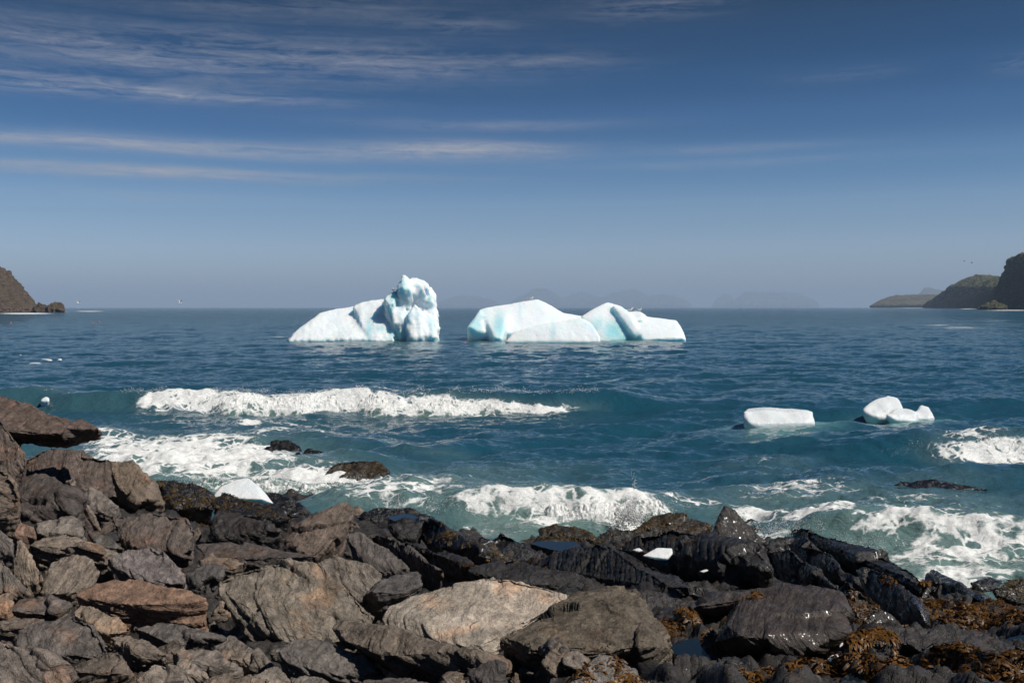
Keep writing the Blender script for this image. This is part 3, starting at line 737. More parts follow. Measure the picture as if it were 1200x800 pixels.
rock('boulder', [(85, 697), (110, 680), (135, 674), (160, 680), (190, 687), (220, 692), (240, 702), (246, 711), (240, 719), (225, 720), (200, 717), (170, 719), (150, 713), (120, 708), (98, 703)], 7.5,
     'flat orange-brown slab with a dark notch, the reddest in the pile', (.205, .128, .088), fa=8, ridge=0.72, extra=[[(158, 716), (200, 712), (246, 712), (246, 730), (235, 736), (205, 731), (180, 727)]], under=0.5, amp=0.7)
rock('boulder', [(6, 716), (25, 700), (45, 697), (65, 706), (83, 709), (80, 722), (60, 727), (30, 725)], 7.4, 'small dark rounded boulder below the striped one', (.12, .10, .088), fa=14, under=.4)
rock('boulder', [(-25, 700), (0, 697), (18, 704), (10, 718), (-4, 730), (-25, 728)], 7.3, 'pale tan stone beside the small dark rounded boulder', (.235, .175, .13), fa=30)
rock('boulder', [(-4, 726), (20, 722), (52, 726), (46, 735), (18, 740), (-4, 738)], 7.0, 'flat brown sliver of stone under the small dark rounded boulder', (.15, .118, .095), fa=8)
rock('boulder', [(20, 738), (45, 728), (70, 722), (85, 720), (110, 722), (130, 745), (139, 763), (110, 772), (90, 778), (78, 780), (50, 768), (24, 757)], 6.5,
     'big smooth charcoal boulder below the orange slab', (.105, .09, .082), fa=30, ridge=0.9)
rock('boulder', [(84, 719), (95, 708), (115, 714), (140, 722), (156, 735), (153, 744), (135, 747), (115, 742), (98, 731)], 6.95, 'tan layered boulder between the orange slab and the charcoal one', (.215, .17, .13), fa=28, ridge=.85)
rock('boulder', [(128, 745), (150, 744), (180, 755), (198, 767), (190, 775), (165, 773), (143, 762)], 6.45, 'long thin tan-edged stone beside the charcoal boulder', (.19, .15, .118), fa=24)
rock('boulder', [(153, 734), (185, 722), (210, 728), (245, 742), (267, 748), (266, 757), (240, 762), (215, 760), (178, 754)], 6.85, 'long dark tapering stone under the orange slab', (.115, .10, .09), fa=18, ridge=.6, under=.5)
rock('boulder', [(250, 756), (270, 744), (290, 752), (310, 770), (327, 786), (318, 793), (290, 785), (262, 772)], 6.4, 'long layered stone slanting down from the great flat slab', (.16, .135, .112), fa=40, under=.5)
rock('boulder', [(198, 761), (225, 756), (255, 758), (275, 775), (280, 786), (255, 792), (235, 784), (213, 777)], 6.2, 'cracked flat grey stone below the long dark tapering one', (.17, .145, .125), fa=22)
rock('boulder', [(-30, 738), (0, 749), (20, 757), (60, 770), (80, 785), (90, 805), (88, 835), (-30, 835)], 5.35, 'broad streaked brown-grey boulder at the foot of the charcoal one', (.165, .137, .118), fa=18, ridge=1.0, bulge=.06)
rock('boulder', [(79, 784), (95, 776), (120, 769), (139, 762), (150, 775), (161, 790), (155, 812), (120, 815), (88, 812)], 5.75, 'dark hollowed stone beside the broad streaked boulder', (.12, .098, .08), fa=-20, ridge=.4, under=.6)
rock('boulder', [(158, 792), (180, 775), (215, 780), (230, 796), (234, 822), (160, 822)], 5.6, 'pale grey-tan stone in front of the long thin tan-edged one', (.20, .168, .14), fa=15, ridge=.9)
rock('boulder', [(207, 776), (220, 769), (240, 784), (247, 795), (236, 802), (212, 790)], 5.9, 'small forked tan stone by the cracked flat grey one', (.22, .18, .148), fa=35)
rock('boulder', [(228, 800), (255, 790), (290, 786), (318, 792), (320, 822), (225, 822)], 5.4, 'low brown stone under the cracked flat grey one', (.18, .14, .11), fa=12, ridge=.9)
rock('boulder', [(323, 762), (345, 748), (370, 745), (400, 757), (432, 768), (447, 786), (432, 797), (400, 799), (370, 792), (338, 777)], 6.1,
     'angular dark grey boulder leaning on the front of the great flat slab', (.13, .114, .103), fa=22, ridge=.8, under=.5)
rock('boulder', [(288, 786), (325, 781), (342, 798), (342, 822), (284, 822)], 5.7, 'rounded grey-tan stone at the foot of the long layered one', (.18, .155, .13), fa=20, ridge=.9)
rock('boulder', [(340, 793), (375, 790), (400, 806), (400, 824), (336, 824)], 5.4, 'thin-bedded stone below the angular dark grey boulder', (.16, .14, .12), fa=30)
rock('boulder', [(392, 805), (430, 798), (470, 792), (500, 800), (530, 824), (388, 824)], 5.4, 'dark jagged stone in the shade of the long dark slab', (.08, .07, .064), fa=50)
rock('boulder', [(388, 737), (398, 727), (430, 730), (470, 741), (510, 751), (560, 764), (600, 777), (616, 789), (605, 799), (570, 799), (520, 793), (480, 778), (440, 764), (402, 750)], (6.1, 5.8),
     'long dark layered slab lying across the front of the pale boulder', (.125, .10, .078), fa=18, ridge=0.55, under=0.8, t=.55, sink=.1, layer=1.2)
rock('boulder', [(446, 724), (455, 708), (480, 695), (520, 682), (560, 673), (600, 671), (640, 682), (670, 696), (645, 714), (610, 737), (590, 752), (572, 772), (540, 765), (500, 752), (475, 748), (455, 741)], 6.75,
     'big pale pinkish tan boulder with dark specks, brightest of all', (.43, .36, .29), fa=25, ridge=1.0, mat=M_PALE, t=1.25, amp=0.6, lump=.8, bulge=.1)
rock('boulder', [(429, 692), (440, 680), (465, 671), (490, 669), (494, 685), (480, 697), (455, 707), (440, 713), (431, 704)], 7.9, 'dark charcoal block between the orange-patched and pale boulders', (.082, .075, .072), fa=-15, ridge=.5)
rock('boulder', [(581, 748), (598, 731), (640, 711), (680, 692), (720, 683), (748, 684), (760, 700), (776, 735), (792, 761), (772, 770), (730, 777), (690, 783), (650, 786), (615, 787), (590, 773)], 5.85,
     'large dark brown wrinkled boulder overlapping the pale one', (.105, .085, .062), fa=-9, ridge=0.68, under=0.62, t=1.0, bulge=.1, layer=.8, tilt=-.8)
rock('boulder', [(666, 803), (690, 781), (702, 768), (720, 770), (745, 780), (762, 800), (766, 826), (664, 826)], 5.2, 'smooth angular grey stone below the wrinkled boulder', (.165, .148, .135), fa=15, ridge=.95)
rock('boulder', [(760, 806), (768, 786), (790, 770), (830, 769), (852, 774), (877, 785), (893, 802), (896, 826), (758, 826)], 5.4, 'dark ribbed boulder in front of the tide pool', (.07, .061, .057), fa=58, ridge=.9, wet=.2)
rock('boulder', [(833, 752), (850, 730), (870, 705), (895, 688), (920, 684), (960, 689), (985, 695), (996, 720), (1002, 740), (985, 757), (965, 772), (940, 774), (900, 772), (858, 764)], 6.2,
     'massive dark boulder with a coppery sheen beside the tide pool', (.105, .076, .062), wet=.3, fa=38, ridge=0.66, under=0.6, t=1.0, bulge=.10, amp=.6, layer=.6)
rock('boulder', [(988, 752), (1000, 738), (1030, 734), (1053, 741), (1051, 753), (1030, 768), (1000, 767)], 6.0, 'small dark flat-topped stone beside the coppery boulder', (.05, .046, .047), wet=.5, fa=5, ridge=.4, under=.7)
rock('rock_ledge', [(1046, 748), (1060, 733), (1100, 731), (1150, 739), (1180, 754), (1220, 770), (1225, 794), (1180, 787), (1130, 773), (1080, 764)], 6.3,
     'long low dark ridge surrounded by orange weed', (.075, .063, .057), wet=.35, fa=24, ridge=.7, cat=LG)
rock('rock_ledge', [(1003, 667), (1025, 664), (1060, 684), (1080, 700), (1092, 720), (1092, 735), (1060, 737), (1040, 716), (1018, 690)], (9.0, 8.0),
     'glistening ribbed slab dipping from the long black ledge', (.095, .08, .075), wet=.9, fa=40, ridge=.95, cat=LG, layer=.7)
rock('rock_ledge', [(983, 690), (1010, 690), (1040, 712), (1054, 735), (1020, 738), (993, 716)], 7.9, 'ribbed weed-streaked slab under the glistening one', (.085, .07, .06), wet=.5, fa=42, ridge=.95, cat=LG)
rock('rock_ledge', [(926, 613), (945, 611), (985, 629), (1010, 639), (1040, 645), (1070, 661), (1105, 689), (1127, 711), (1110, 715), (1080, 707), (1060, 687), (1010, 662), (960, 642), (929, 632)], (16.2, 10.0),
     'long black ledge with a steep dark face reaching out to the surf', BLACK, wet=.5, fa=24, ridge=.28, under=.3, cat=LG, t=.9, lump=.6)
rock('rock_ledge', [(1066, 661), (1090, 662), (1140, 689), (1180, 709), (1206, 718), (1215, 738), (1170, 733), (1130, 719), (1098, 692)], (14.0, 10.4),
     'smooth wet shelf shining blue beyond the long black ledge', (.038, .038, .044), wet=1.0, fa=24, ridge=1.0, cat=LG, t=1.4, lump=.6, amp=.6)
rock('boulder', [(1138, 682), (1160, 674), (1176, 680), (1172, 692), (1142, 690)], 13.6, 'small wet black hump at the edge of the right surf', BLACK, wet=.8, fa=15)
rock('boulder', [(1163, 693), (1180, 675), (1205, 671), (1250, 676), (1250, 712), (1190, 710)], 12.2, 'rounded weed-dotted black rock beyond the blue wet shelf', (.045, .038, .03), wet=.6, fa=15)
rock('rock_ledge', [(922, 636), (945, 627), (975, 644), (990, 664), (1022, 692), (1003, 694), (968, 678), (932, 658)], (13.6, 9.6), 'black ridge nested inside the long black ledge', (.035, .03, .028), wet=.4, fa=34, ridge=.5, cat=LG)
rock('boulder', [(896, 640), (905, 630), (915, 630), (920, 634), (930, 630), (934, 640), (925, 650), (900, 650)], 14.2, 'knobbly black lumps between the rock peak and the long black ledge', BLACK, wet=.4, lump=2.0)
rock('rock_ledge', [(840, 608), (851, 595), (863, 602), (880, 619), (900, 633), (884, 645), (850, 640), (836, 622)], 14.6, 'sharp black rock peak rising above the surf line', (.06, .048, .042), wet=.4, fa=46, ridge=.9, cat=LG, sink=.4)
rock('rock_ledge', [(746, 618), (765, 604), (790, 601), (820, 605), (840, 613), (832, 628), (790, 634), (752, 633)], 16.0, 'weed-covered hump behind the flat white ice piece', (.055, .042, .028), wet=.5, fa=15, cat=LG, sink=.4)
rock('rock_ledge', [(716, 642), (745, 622), (790, 615), (840, 625), (892, 640), (912, 667), (903, 692), (860, 692), (810, 674), (768, 667)], (12.6, 10.2), 'broad black mass of bedrock holding the flat white ice piece', (.036, .031, .029), wet=.35, fa=38, ridge=.6, cat=LG)
rock('rock_ledge', [(612, 662), (660, 640), (700, 631), (740, 650), (790, 666), (832, 692), (832, 704), (780, 694), (700, 692), (640, 684)], (11.6, 9.0), 'smooth black bedrock slope behind the wrinkled boulder', (.045, .039, .037), wet=.3, fa=30, ridge=.8, cat=LG)
rock('rock_ledge', [(738, 697), (755, 690), (800, 700), (832, 715), (852, 737), (830, 744), (790, 739), (763, 728)], 7.7, 'ribbed dark slab dipping to the tide pool', (.075, .062, .058), wet=.45, fa=42, ridge=.9, cat=LG, layer=.7)
rock('rock_ledge', [(806, 712), (850, 693), (900, 687), (912, 693), (880, 702), (834, 718)], 7.5, 'thin dark rim over the black hollow behind the coppery boulder', (.05, .042, .04), fa=-12, ridge=.4, under=.6, cat=LG, sink=.05)
rock('rock_ledge', [(403, 627), (420, 620), (450, 640), (478, 666), (466, 678), (445, 675), (423, 657)], 9.7, 'grey ribbed ridge behind the orange-patched boulder', (.105, .09, .082), fa=46, ridge=.8, cat=LG)
rock('rock_ledge', [(433, 626), (455, 621), (480, 645), (522, 668), (516, 683), (490, 673), (462, 656)], (11.2, 9.4), 'dark brown ridge beside the grey ribbed one', (.08, .068, .06), fa=44, ridge=.75, cat=LG, wet=.1)
rock('rock_ledge', [(483, 613), (500, 604), (530, 619), (565, 639), (580, 653), (562, 664), (520, 654), (493, 634)], (13.4, 11.8), 'rounded wet black ridge plunging beside the green surge', BLACK, wet=.65, fa=34, ridge=.5, cat=LG, sink=.4)
rock('boulder', [(452, 613), (475, 604), (497, 611), (492, 632), (468, 633)], 13.4, 'black knob of wet rock at the head of the dark brown ridge', (.04, .035, .033), wet=.4, fa=30)
rock('rock_ledge', [(470, 633), (520, 640), (560, 660), (582, 674), (545, 680), (508, 672)], (11.6, 9.6), 'low dark ledge with a tuft of orange weed', (.055, .047, .043), wet=.3, fa=34, cat=LG, ridge=.7)
rock('rock_ledge', [(416, 604), (440, 594), (480, 595), (512, 605), (492, 617), (448, 616)], 16.8, 'flat wet dome awash behind the black knob', (.035, .033, .035), wet=.95, fa=8, cat=LG, sink=.4, ridge=.95)
rock('rock_ledge', [(556, 640), (574, 622), (588, 615), (605, 625), (622, 640), (642, 656), (622, 666), (590, 659)], 13.4, 'glossy black hump at the edge of the green surge', (.033, .031, .033), wet=.95, fa=28, cat=LG, sink=.4, ridge=.9)
rock('rock_ledge', [(619, 638), (635, 620), (660, 614), (685, 619), (702, 631), (682, 641), (640, 642)], 16.2, 'dome covered in golden brown weed beside a pool', (.05, .04, .026), wet=.5, fa=10, cat=LG, sink=.4)
rock('rock_ledge', [(694, 632), (710, 620), (745, 619), (772, 629), (745, 644), (703, 642)], 15.6, 'flat weedy hump at the foot of the spray burst', (.05, .042, .034), wet=.6, fa=8, cat=LG, sink=.4, ridge=.8)
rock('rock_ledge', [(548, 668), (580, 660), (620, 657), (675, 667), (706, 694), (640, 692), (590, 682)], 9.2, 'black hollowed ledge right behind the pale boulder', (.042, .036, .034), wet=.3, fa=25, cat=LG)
rock('rock_ledge', [(1110, 722), (1160, 700), (1205, 712), (1260, 728), (1240, 752), (1180, 750), (1130, 742)], 9.0, 'weed-draped ledge below the blue wet shelf', (.06, .046, .035), wet=.6, fa=28, cat=LG)
rock('rock_ledge', [(896, 644), (925, 640), (960, 664), (988, 692), (960, 696), (918, 672)], (12.0, 9.4), 'black ridge between the bedrock mass and the nested ridge', (.038, .033, .031), wet=.3, fa=38, cat=LG)
rock('boulder', [(916, 806), (935, 792), (960, 792), (974, 806), (976, 826), (914, 826)], 5.3, 'small ribbed stone in the weed below the coppery boulder', (.09, .08, .072), fa=40)
rock('boulder', [(1090, 800), (1130, 784), (1180, 790), (1240, 802), (1240, 830), (1090, 830)], 5.6, 'weedy dark rock under the long low ridge', (.07, .055, .042), fa=25, wet=.3)
# rocks awash in the surf
rock('boulder', [(374, 558), (390, 541), (418, 535), (446, 539), (458, 554), (440, 570), (400, 570)], 21.8, 'weedy brown rock half drowned in the white wash', (.085, .062, .04), wet=.5, fa=10, sink=.6, ridge=.9)
rock('boulder', [(300, 530), (318, 518), (338, 517), (352, 523), (364, 537), (330, 542)], 25.4, 'glossy black rock breaking the surface near the green wave', BLACK, wet=.95, fa=15, sink=.6, ridge=.8)
rock('boulder', [(344, 534), (362, 524), (380, 526), (392, 537), (376, 545), (352, 545)], 24.8, 'low wet rock beside the glossy black one in the wash', BLACK, wet=.9, fa=15, sink=.6)
rock('boulder', [(1035, 576), (1060, 562), (1085, 559), (1115, 563), (1160, 572), (1150, 583), (1070, 583)], 20.6, 'long low reef rock just breaking the water below the right breaker', BLACK, wet=.95, fa=10, sink=.5, lump=.5)

# ------------------------------------------------------------------ the bedrock under the boulders
GP = np.array(GROUND)
def shore_d(x):
    return np.interp(x, [-26, -12.4, -6.8, -3, -.6, 1.6, 4.1, 5.0, 6.1, 7.3, 12, 20], [19, 17.6, 17.6, 18.6, 17.6, 18.4, 18.6, 17.6, 15.4, 14.2, 12.6, 12.0])
def base_z(x, y):
    s = shore_d(x)
    z = 2.25 * (s - y) / (s - 4.5)
    z = np.where(y > s, -0.22 * (y - s), np.minimum(z, 2.25 + 0.02 * (4.5 - y)))
    z = z + 0.33 * np.clip(-x - 4.0, 0, 8) * sstep(0.0, 5.0, s - y)
    return z
GB = base_z(GP[:, 0], GP[:, 1])
def ground_z(x, y):
    num = np.zeros_like(x); den = np.full_like(x, 0.25)
    for (gx, gy, gz), gb in zip(GP, GB):
        w = np.exp(-((x - gx) ** 2 + ((y - gy) * 0.8) ** 2) / (0.5 + 0.004 * gy * gy))
        num += w * (gz - gb); den += w
    return base_z(x, y) + num / den - 0.07 - 0.13 * sstep(1.5, -1.5, x) * sstep(14, 9, y)
def build_shore():
    yrow = np.concatenate([np.linspace(-14, 2.5, 12), np.linspace(3.0, 9, 210), np.linspace(9.03, 24, 300), np.linspace(24.4, 40, 20)])
    u = np.concatenate([-np.geomspace(4.5, 0.74, 14), np.linspace(-0.72, 0.72, 460), np.geomspace(0.74, 4.5, 14)])
    nr, nc = len(yrow), len(u)
    wid = np.maximum(yrow, 4.0)
    x = (wid[:, None] * u[None, :]).ravel(); y = np.repeat(yrow[:, None], nc, 1).ravel()
    z = ground_z(x, y)
    P = np.stack([x, y, z], -1)
    # upturned beds striking seaward: ridged across the strike
    across = 0.94 * x + 0.34 * y; along = -0.34 * x + 0.94 * y
    q = np.stack([across * 1.7, along * 0.42, np.zeros_like(x)], -1)
    amp = 0.16 * sstep(1.5, 4, y) * (0.7 + 0.3 * sstep(-4, 1, x))
    rd = fbm(q, 4, 0.5, ridged=True) - 0.6
    dz = amp * rd + 0.07 * fbm(P * 2.6, 5, 0.6) + 0.05 * np.abs(fbm(P * 4.5, 3, .5))
    s = across * 9 + fbm(P * 1.3, 3) * 1.6
    f = s - np.floor(s); rnd = (np.sin(np.floor(s) * 127.1) * 43758.5) % 1.0; rn2 = (np.sin((np.floor(s) + 1) * 127.1) * 43758.5) % 1.0
    e = sstep(.7, 1, f)
    dz = dz + 0.05 * (rnd * (1 - e) + rn2 * e - .5)
    V = np.stack([x, y, z + dz], -1)
    me = mesh_np('rocky_shore', V, grid_quads(nr, nc))
    o = link('rocky_shore', me, M_SHORE); o.color = (.040, .034, .030, .3)
    tag(o, 'dark upturned bedrock of the shore beneath the boulders', 'shore', kind='structure')
    return o
SHORE = build_shore()

# small stones filling the gaps of the boulder pile
def filler():
    rr = random.Random(77); dg = bpy.context.evaluated_depsgraph_get()
    protos = []
    for k in range(7):
        ol = []
        n = rr.randint(7, 10); asp = rr.uniform(.45, .8)
        for i in range(n):
            a = 2 * math.pi * i / n + rr.uniform(-.25, .25); q = rr.uniform(.75, 1.1)
            ol.append((600 + 22 * q * math.cos(a), 700 + 22 * asp * q * math.sin(a)))
        n0 = len(GROUND)
        o = rock('stone', ol, 6.0, 'x', fa=rr.uniform(-40, 60), sink=0, ridge=.6, seed=900 + k, voxpx=2.0)
        del GROUND[n0:]
        protos.append(o)
    cols = [GREY, BROWN, DARK, (.17, .14, .115), (.10, .085, .075), (.19, .145, .11)]
    placed = 0; tries = 0; used = set()
    while placed < 80 and tries < 3000:
        tries += 1
        px = rr.uniform(-40, 680); py = rr.uniform(600, 830)
        if px > 420 and py < 700: continue
        o0 = Vector((0, 0, CAMH)); dv = (ray(px, py, 1) - o0).normalized()
        hit, loc, nor, idx, ob, mw = scene.ray_cast(dg, o0, dv)
        if not hit or ob.name != 'rocky_shore': continue
        p = protos[rr.randrange(7)]
        if p.name in used: q = p.copy(); COL.objects.link(q)
        else: q = p; used.add(p.name)
        s = rr.uniform(.30, .95) * (0.75 + 0.04 * loc.y)
        q.location = loc + Vector((0, 0.05, -0.03 * s)) 
        q.rotation_euler = (rr.uniform(-.5, .5), rr.uniform(-.5, .5), rr.uniform(0, 6.28)); q.scale = (s, s, s * rr.uniform(.7, 1.1))
        c = cols[rr.randrange(6)]; v = rr.uniform(.75, 1.25); q.color = (c[0] * v, c[1] * v, c[2] * v, 0.0)
        tag(q, 'small stone wedged in a gap between the big boulders', 'stone', 'small stones in the gaps of the boulder pile')
        placed += 1
    for p in protos:
        if p.name not in used: bpy.data.objects.remove(p)
filler()

# ------------------------------------------------------------------ ice
def iceblock(name, pieces, label, cat, mat, d, vox, flute=0.0, blue_fn=None, smooth_iter=3, amp=1.0, sink=2.0, group=None, seed=3, crag=None):
    hp = []
    for k, pc in enumerate(pieces):
        ol, dd, t, ridge = pc[:4]
        hp.append(hull_points(ol, (dd, dd) if not isinstance(dd, tuple) else dd, t, ridge, sink, seed * 13 + k, pc[4] if len(pc) > 4 else 0.06, 0.15))
    me = solid_mesh(hp, vox, smooth_iter)
    co = get_co(me); no = get_no(me); px = d / F
    c = co.mean(0).astype(float); c[2] = 0 if sink > .5 else co[:, 2].min()
    L = co - c.astype(np.float32)
    size = float(np.percentile(np.linalg.norm(L, axis=1), 70))
    dis = fbm(L / size * 2.0 + seed, 2, 0.5) * 0.022 * size - np.abs(fbm(L / size * 6 + seed, 3)) * 0.007 * size
    if flute:
        fx = L.copy(); fx[:, 2] *= 0.12; fx[:, 1] *= 0.25; fx[:, 0] += 0.35 * L[:, 2]
        slope = np.clip(1 - np.abs(no[:, 2]), 0, 1)
        dis = dis + flute * (fbm(fx / (5.5 * px) + seed, 3, 0.6, ridged=True) - 0.8) * slope
    if crag:
        PXc = 600 + F * co[:, 0] / co[:, 1]
        dis = dis + sstep(crag - 12, crag + 4, PXc) * ((fbm(L / 1.7 + 3.0, 4, .55, ridged=True) - .9) * .06 + fbm(L / 3.5 + 9., 2) * .08)
    L2 = L + no * (dis * amp)[:, None]
    me.vertices.foreach_set('co', np.ascontiguousarray(L2, np.float32).ravel())
    me.polygons.foreach_set('use_smooth', np.full(len(me.polygons), True)); me.update()
    W = L2 + c.astype(np.float32)
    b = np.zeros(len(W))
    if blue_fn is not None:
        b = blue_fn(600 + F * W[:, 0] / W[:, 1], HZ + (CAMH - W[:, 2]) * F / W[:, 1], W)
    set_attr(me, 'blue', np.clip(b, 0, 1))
    o = link(name, me, mat); me.name = name; o.location = Vector(c)
    tag(o, label, cat, group); return o

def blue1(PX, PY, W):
    r = gauss_px(PX, PY, [(466, 392, 10, 8, .9), (462, 350, 9, 12, .55), (470, 335, 7, 10, .6), (433, 385, 4, 14, .7), (445, 384, 8, 4, .5), (478, 370, 7, 12, .4), (502, 352, 5, 4, .5), (507, 380, 4, 12, .4)])  # blue ice; shading of the notches and tower's left faces painted in too
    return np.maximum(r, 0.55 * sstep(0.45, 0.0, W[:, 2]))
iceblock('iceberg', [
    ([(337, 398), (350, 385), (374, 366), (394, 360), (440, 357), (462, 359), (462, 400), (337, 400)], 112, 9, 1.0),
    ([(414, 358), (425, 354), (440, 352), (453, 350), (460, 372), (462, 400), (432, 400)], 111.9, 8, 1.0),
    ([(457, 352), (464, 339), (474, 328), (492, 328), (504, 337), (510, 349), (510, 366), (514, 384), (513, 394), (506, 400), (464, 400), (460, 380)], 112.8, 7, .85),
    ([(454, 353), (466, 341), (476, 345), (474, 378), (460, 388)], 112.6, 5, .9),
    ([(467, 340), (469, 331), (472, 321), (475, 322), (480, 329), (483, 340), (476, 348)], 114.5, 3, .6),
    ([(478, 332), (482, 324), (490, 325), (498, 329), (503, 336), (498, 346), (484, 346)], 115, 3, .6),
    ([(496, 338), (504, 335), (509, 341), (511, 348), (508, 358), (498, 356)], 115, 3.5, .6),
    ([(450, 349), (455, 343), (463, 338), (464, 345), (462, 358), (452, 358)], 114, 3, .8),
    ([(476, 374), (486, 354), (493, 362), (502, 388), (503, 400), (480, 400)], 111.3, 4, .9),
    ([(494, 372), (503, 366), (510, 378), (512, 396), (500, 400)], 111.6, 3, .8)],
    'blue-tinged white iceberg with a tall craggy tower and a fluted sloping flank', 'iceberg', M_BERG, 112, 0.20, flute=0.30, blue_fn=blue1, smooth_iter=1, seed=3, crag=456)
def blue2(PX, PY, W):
    r = gauss_px(PX, PY, [(720, 388, 14, 12, .95), (735, 396, 20, 6, .9), (700, 380, 8, 8, .6), (585, 383, 7, 16, .8), (556, 382, 9, 12, .75), (563, 368, 8, 8, .5), (648, 388, 2.5, 14, .4), (609, 362, 2, 12, .3), (730, 380, 10, 2.5, .5)])  # blue ice; shading of the notch and left end painted in too
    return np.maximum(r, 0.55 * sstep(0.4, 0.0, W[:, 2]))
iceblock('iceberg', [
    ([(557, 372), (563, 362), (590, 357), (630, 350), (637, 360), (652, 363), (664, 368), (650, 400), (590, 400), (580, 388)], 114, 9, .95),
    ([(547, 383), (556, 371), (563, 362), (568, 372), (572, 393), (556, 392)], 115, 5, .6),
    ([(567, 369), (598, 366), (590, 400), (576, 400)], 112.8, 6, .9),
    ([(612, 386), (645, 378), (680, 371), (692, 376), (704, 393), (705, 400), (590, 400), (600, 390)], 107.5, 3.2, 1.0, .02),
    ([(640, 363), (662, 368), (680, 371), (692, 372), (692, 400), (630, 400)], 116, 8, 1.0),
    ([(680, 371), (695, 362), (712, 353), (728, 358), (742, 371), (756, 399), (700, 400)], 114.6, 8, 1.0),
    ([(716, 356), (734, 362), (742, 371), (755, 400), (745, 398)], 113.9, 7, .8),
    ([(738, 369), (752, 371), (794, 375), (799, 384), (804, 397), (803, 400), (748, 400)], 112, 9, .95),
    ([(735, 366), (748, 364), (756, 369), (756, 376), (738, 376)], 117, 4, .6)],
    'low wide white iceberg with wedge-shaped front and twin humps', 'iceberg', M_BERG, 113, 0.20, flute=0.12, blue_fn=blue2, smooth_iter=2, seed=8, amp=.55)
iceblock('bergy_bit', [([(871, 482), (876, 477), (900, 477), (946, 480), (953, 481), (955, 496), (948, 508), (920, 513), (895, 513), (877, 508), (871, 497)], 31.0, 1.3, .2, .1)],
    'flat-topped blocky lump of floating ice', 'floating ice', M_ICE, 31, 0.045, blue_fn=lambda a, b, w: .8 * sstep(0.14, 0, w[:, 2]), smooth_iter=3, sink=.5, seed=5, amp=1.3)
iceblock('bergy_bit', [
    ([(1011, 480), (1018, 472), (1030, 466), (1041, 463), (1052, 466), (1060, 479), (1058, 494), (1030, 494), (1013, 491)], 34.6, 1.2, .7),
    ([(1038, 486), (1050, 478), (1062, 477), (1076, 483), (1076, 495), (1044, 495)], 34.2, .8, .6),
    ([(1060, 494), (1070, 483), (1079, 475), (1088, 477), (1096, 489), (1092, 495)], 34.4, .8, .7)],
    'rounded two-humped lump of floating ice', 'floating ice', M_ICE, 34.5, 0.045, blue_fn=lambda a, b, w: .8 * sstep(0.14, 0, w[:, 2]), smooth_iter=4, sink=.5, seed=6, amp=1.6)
def chunk(ol, d, t, label, seed, sink=0.0, ridge=.8, cat='ice chunk', name='ice_chunk', am=.6):
    return iceblock(name, [(ol, d, t, ridge)], label, cat, M_ICE, d, max(.004, 1.1 * d / F), smooth_iter=6, sink=sink, seed=seed, amp=am)
chunk([(249, 582), (258, 570), (275, 562), (290, 559), (305, 570), (321, 590), (300, 588), (270, 584)], 15.0, .7, 'white sloping ice lump stranded on the wet black ledge', 21)
chunk([(752, 651), (770, 641), (788, 642), (789, 648), (783, 656), (770, 655)], 11.3, .22, 'flat white piece of ice stranded on the black bedrock', 22)
chunk([(740, 644), (749, 641), (754, 645), (748, 647)], 11.6, .08, 'tiny ice sliver behind the flat stranded piece', 23)
chunk([(735, 655), (741, 650), (743, 653), (737, 657)], 11.2, .05, 'tiny oval ice sliver beside the flat stranded piece', 24)
chunk([(819, 669), (828, 666), (831, 668), (824, 671)], 10.0, .06, 'thin ice sliver on the slope of the black bedrock', 25)
chunk([(968, 773), (974, 767), (982, 765), (990, 769), (992, 775), (984, 779), (973, 778)], 5.7, .09, 'small smooth white ice pebble lying below the coppery boulder', 26)
chunk([(983, 757), (986, 752), (989, 751), (988, 755), (984, 759)], 5.9, .03, 'tiny shard of ice above the white ice pebble', 27)
chunk([(47, 470), (50, 466), (54, 464), (58, 466), (58, 470)], 37.6, .3, 'little ice lump riding the green wave', 28, sink=.2)
for k, (cx, w, yy) in enumerate([(41, 9, 426), (53, 9, 421.5), (49, 7, 429.5), (70, 3, 421), (24, 2.2, 416)]):
    d = CAMH * F / (yy + 1 - HZ)
    chunk([(cx - w, yy + 1), (cx - .5 * w, yy - 1.2), (cx + .4 * w, yy - 1.6), (cx + w, yy), (cx + .8 * w, yy + 1)], d, .8, 'small flat floe drifting off the headland', 40 + k, sink=.25, cat='floating ice', name='ice_floe')['group'] = 'small drifting floes'

# ------------------------------------------------------------------ headlands and far hills
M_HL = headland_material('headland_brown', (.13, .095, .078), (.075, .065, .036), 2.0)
M_HR = headland_material('headland_dark', (.022, .020, .020), (.085, .085, .034), 1.0)  # rock colour darkened to carry the shade on these cliffs
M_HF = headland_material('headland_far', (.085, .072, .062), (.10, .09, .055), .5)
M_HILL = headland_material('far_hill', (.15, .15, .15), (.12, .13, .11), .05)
def land(name, pieces, label, mat, d, voxpx=1.0, cat='headland', rough=1.0, seed=1, group=None):
    hp = [hull_points(ol, (dd, dd) if not isinstance(dd, tuple) else dd, t, ridge, 12.0, seed * 3 + k, .1, .1) for k, (ol, dd, t, ridge) in enumerate(pieces)]
    px = d / F
    me = solid_mesh(hp, voxpx * px)
    co = get_co(me); no = get_no(me)
    s = co / (14 * px)
    s[:, 2] *= .6
    dis = (fbm(s + seed, 5, .6, ridged=True) - .9) * 3.0 * px * rough + fbm(co / (40 * px) + seed, 3) * 2.0 * px * rough
    co = co + no * dis[:, None]
    c = co.mean(0).astype(float); c[2] = 0
    me.vertices.foreach_set('co', np.ascontiguousarray(co - c.astype(np.float32), np.float32).ravel())
    me.polygons.foreach_set('use_smooth', np.full(len(me.polygons), True)); me.update(); me.name = name
    o = link(name, me, mat); o.location = Vector(c); tag(o, label, cat, group); return o
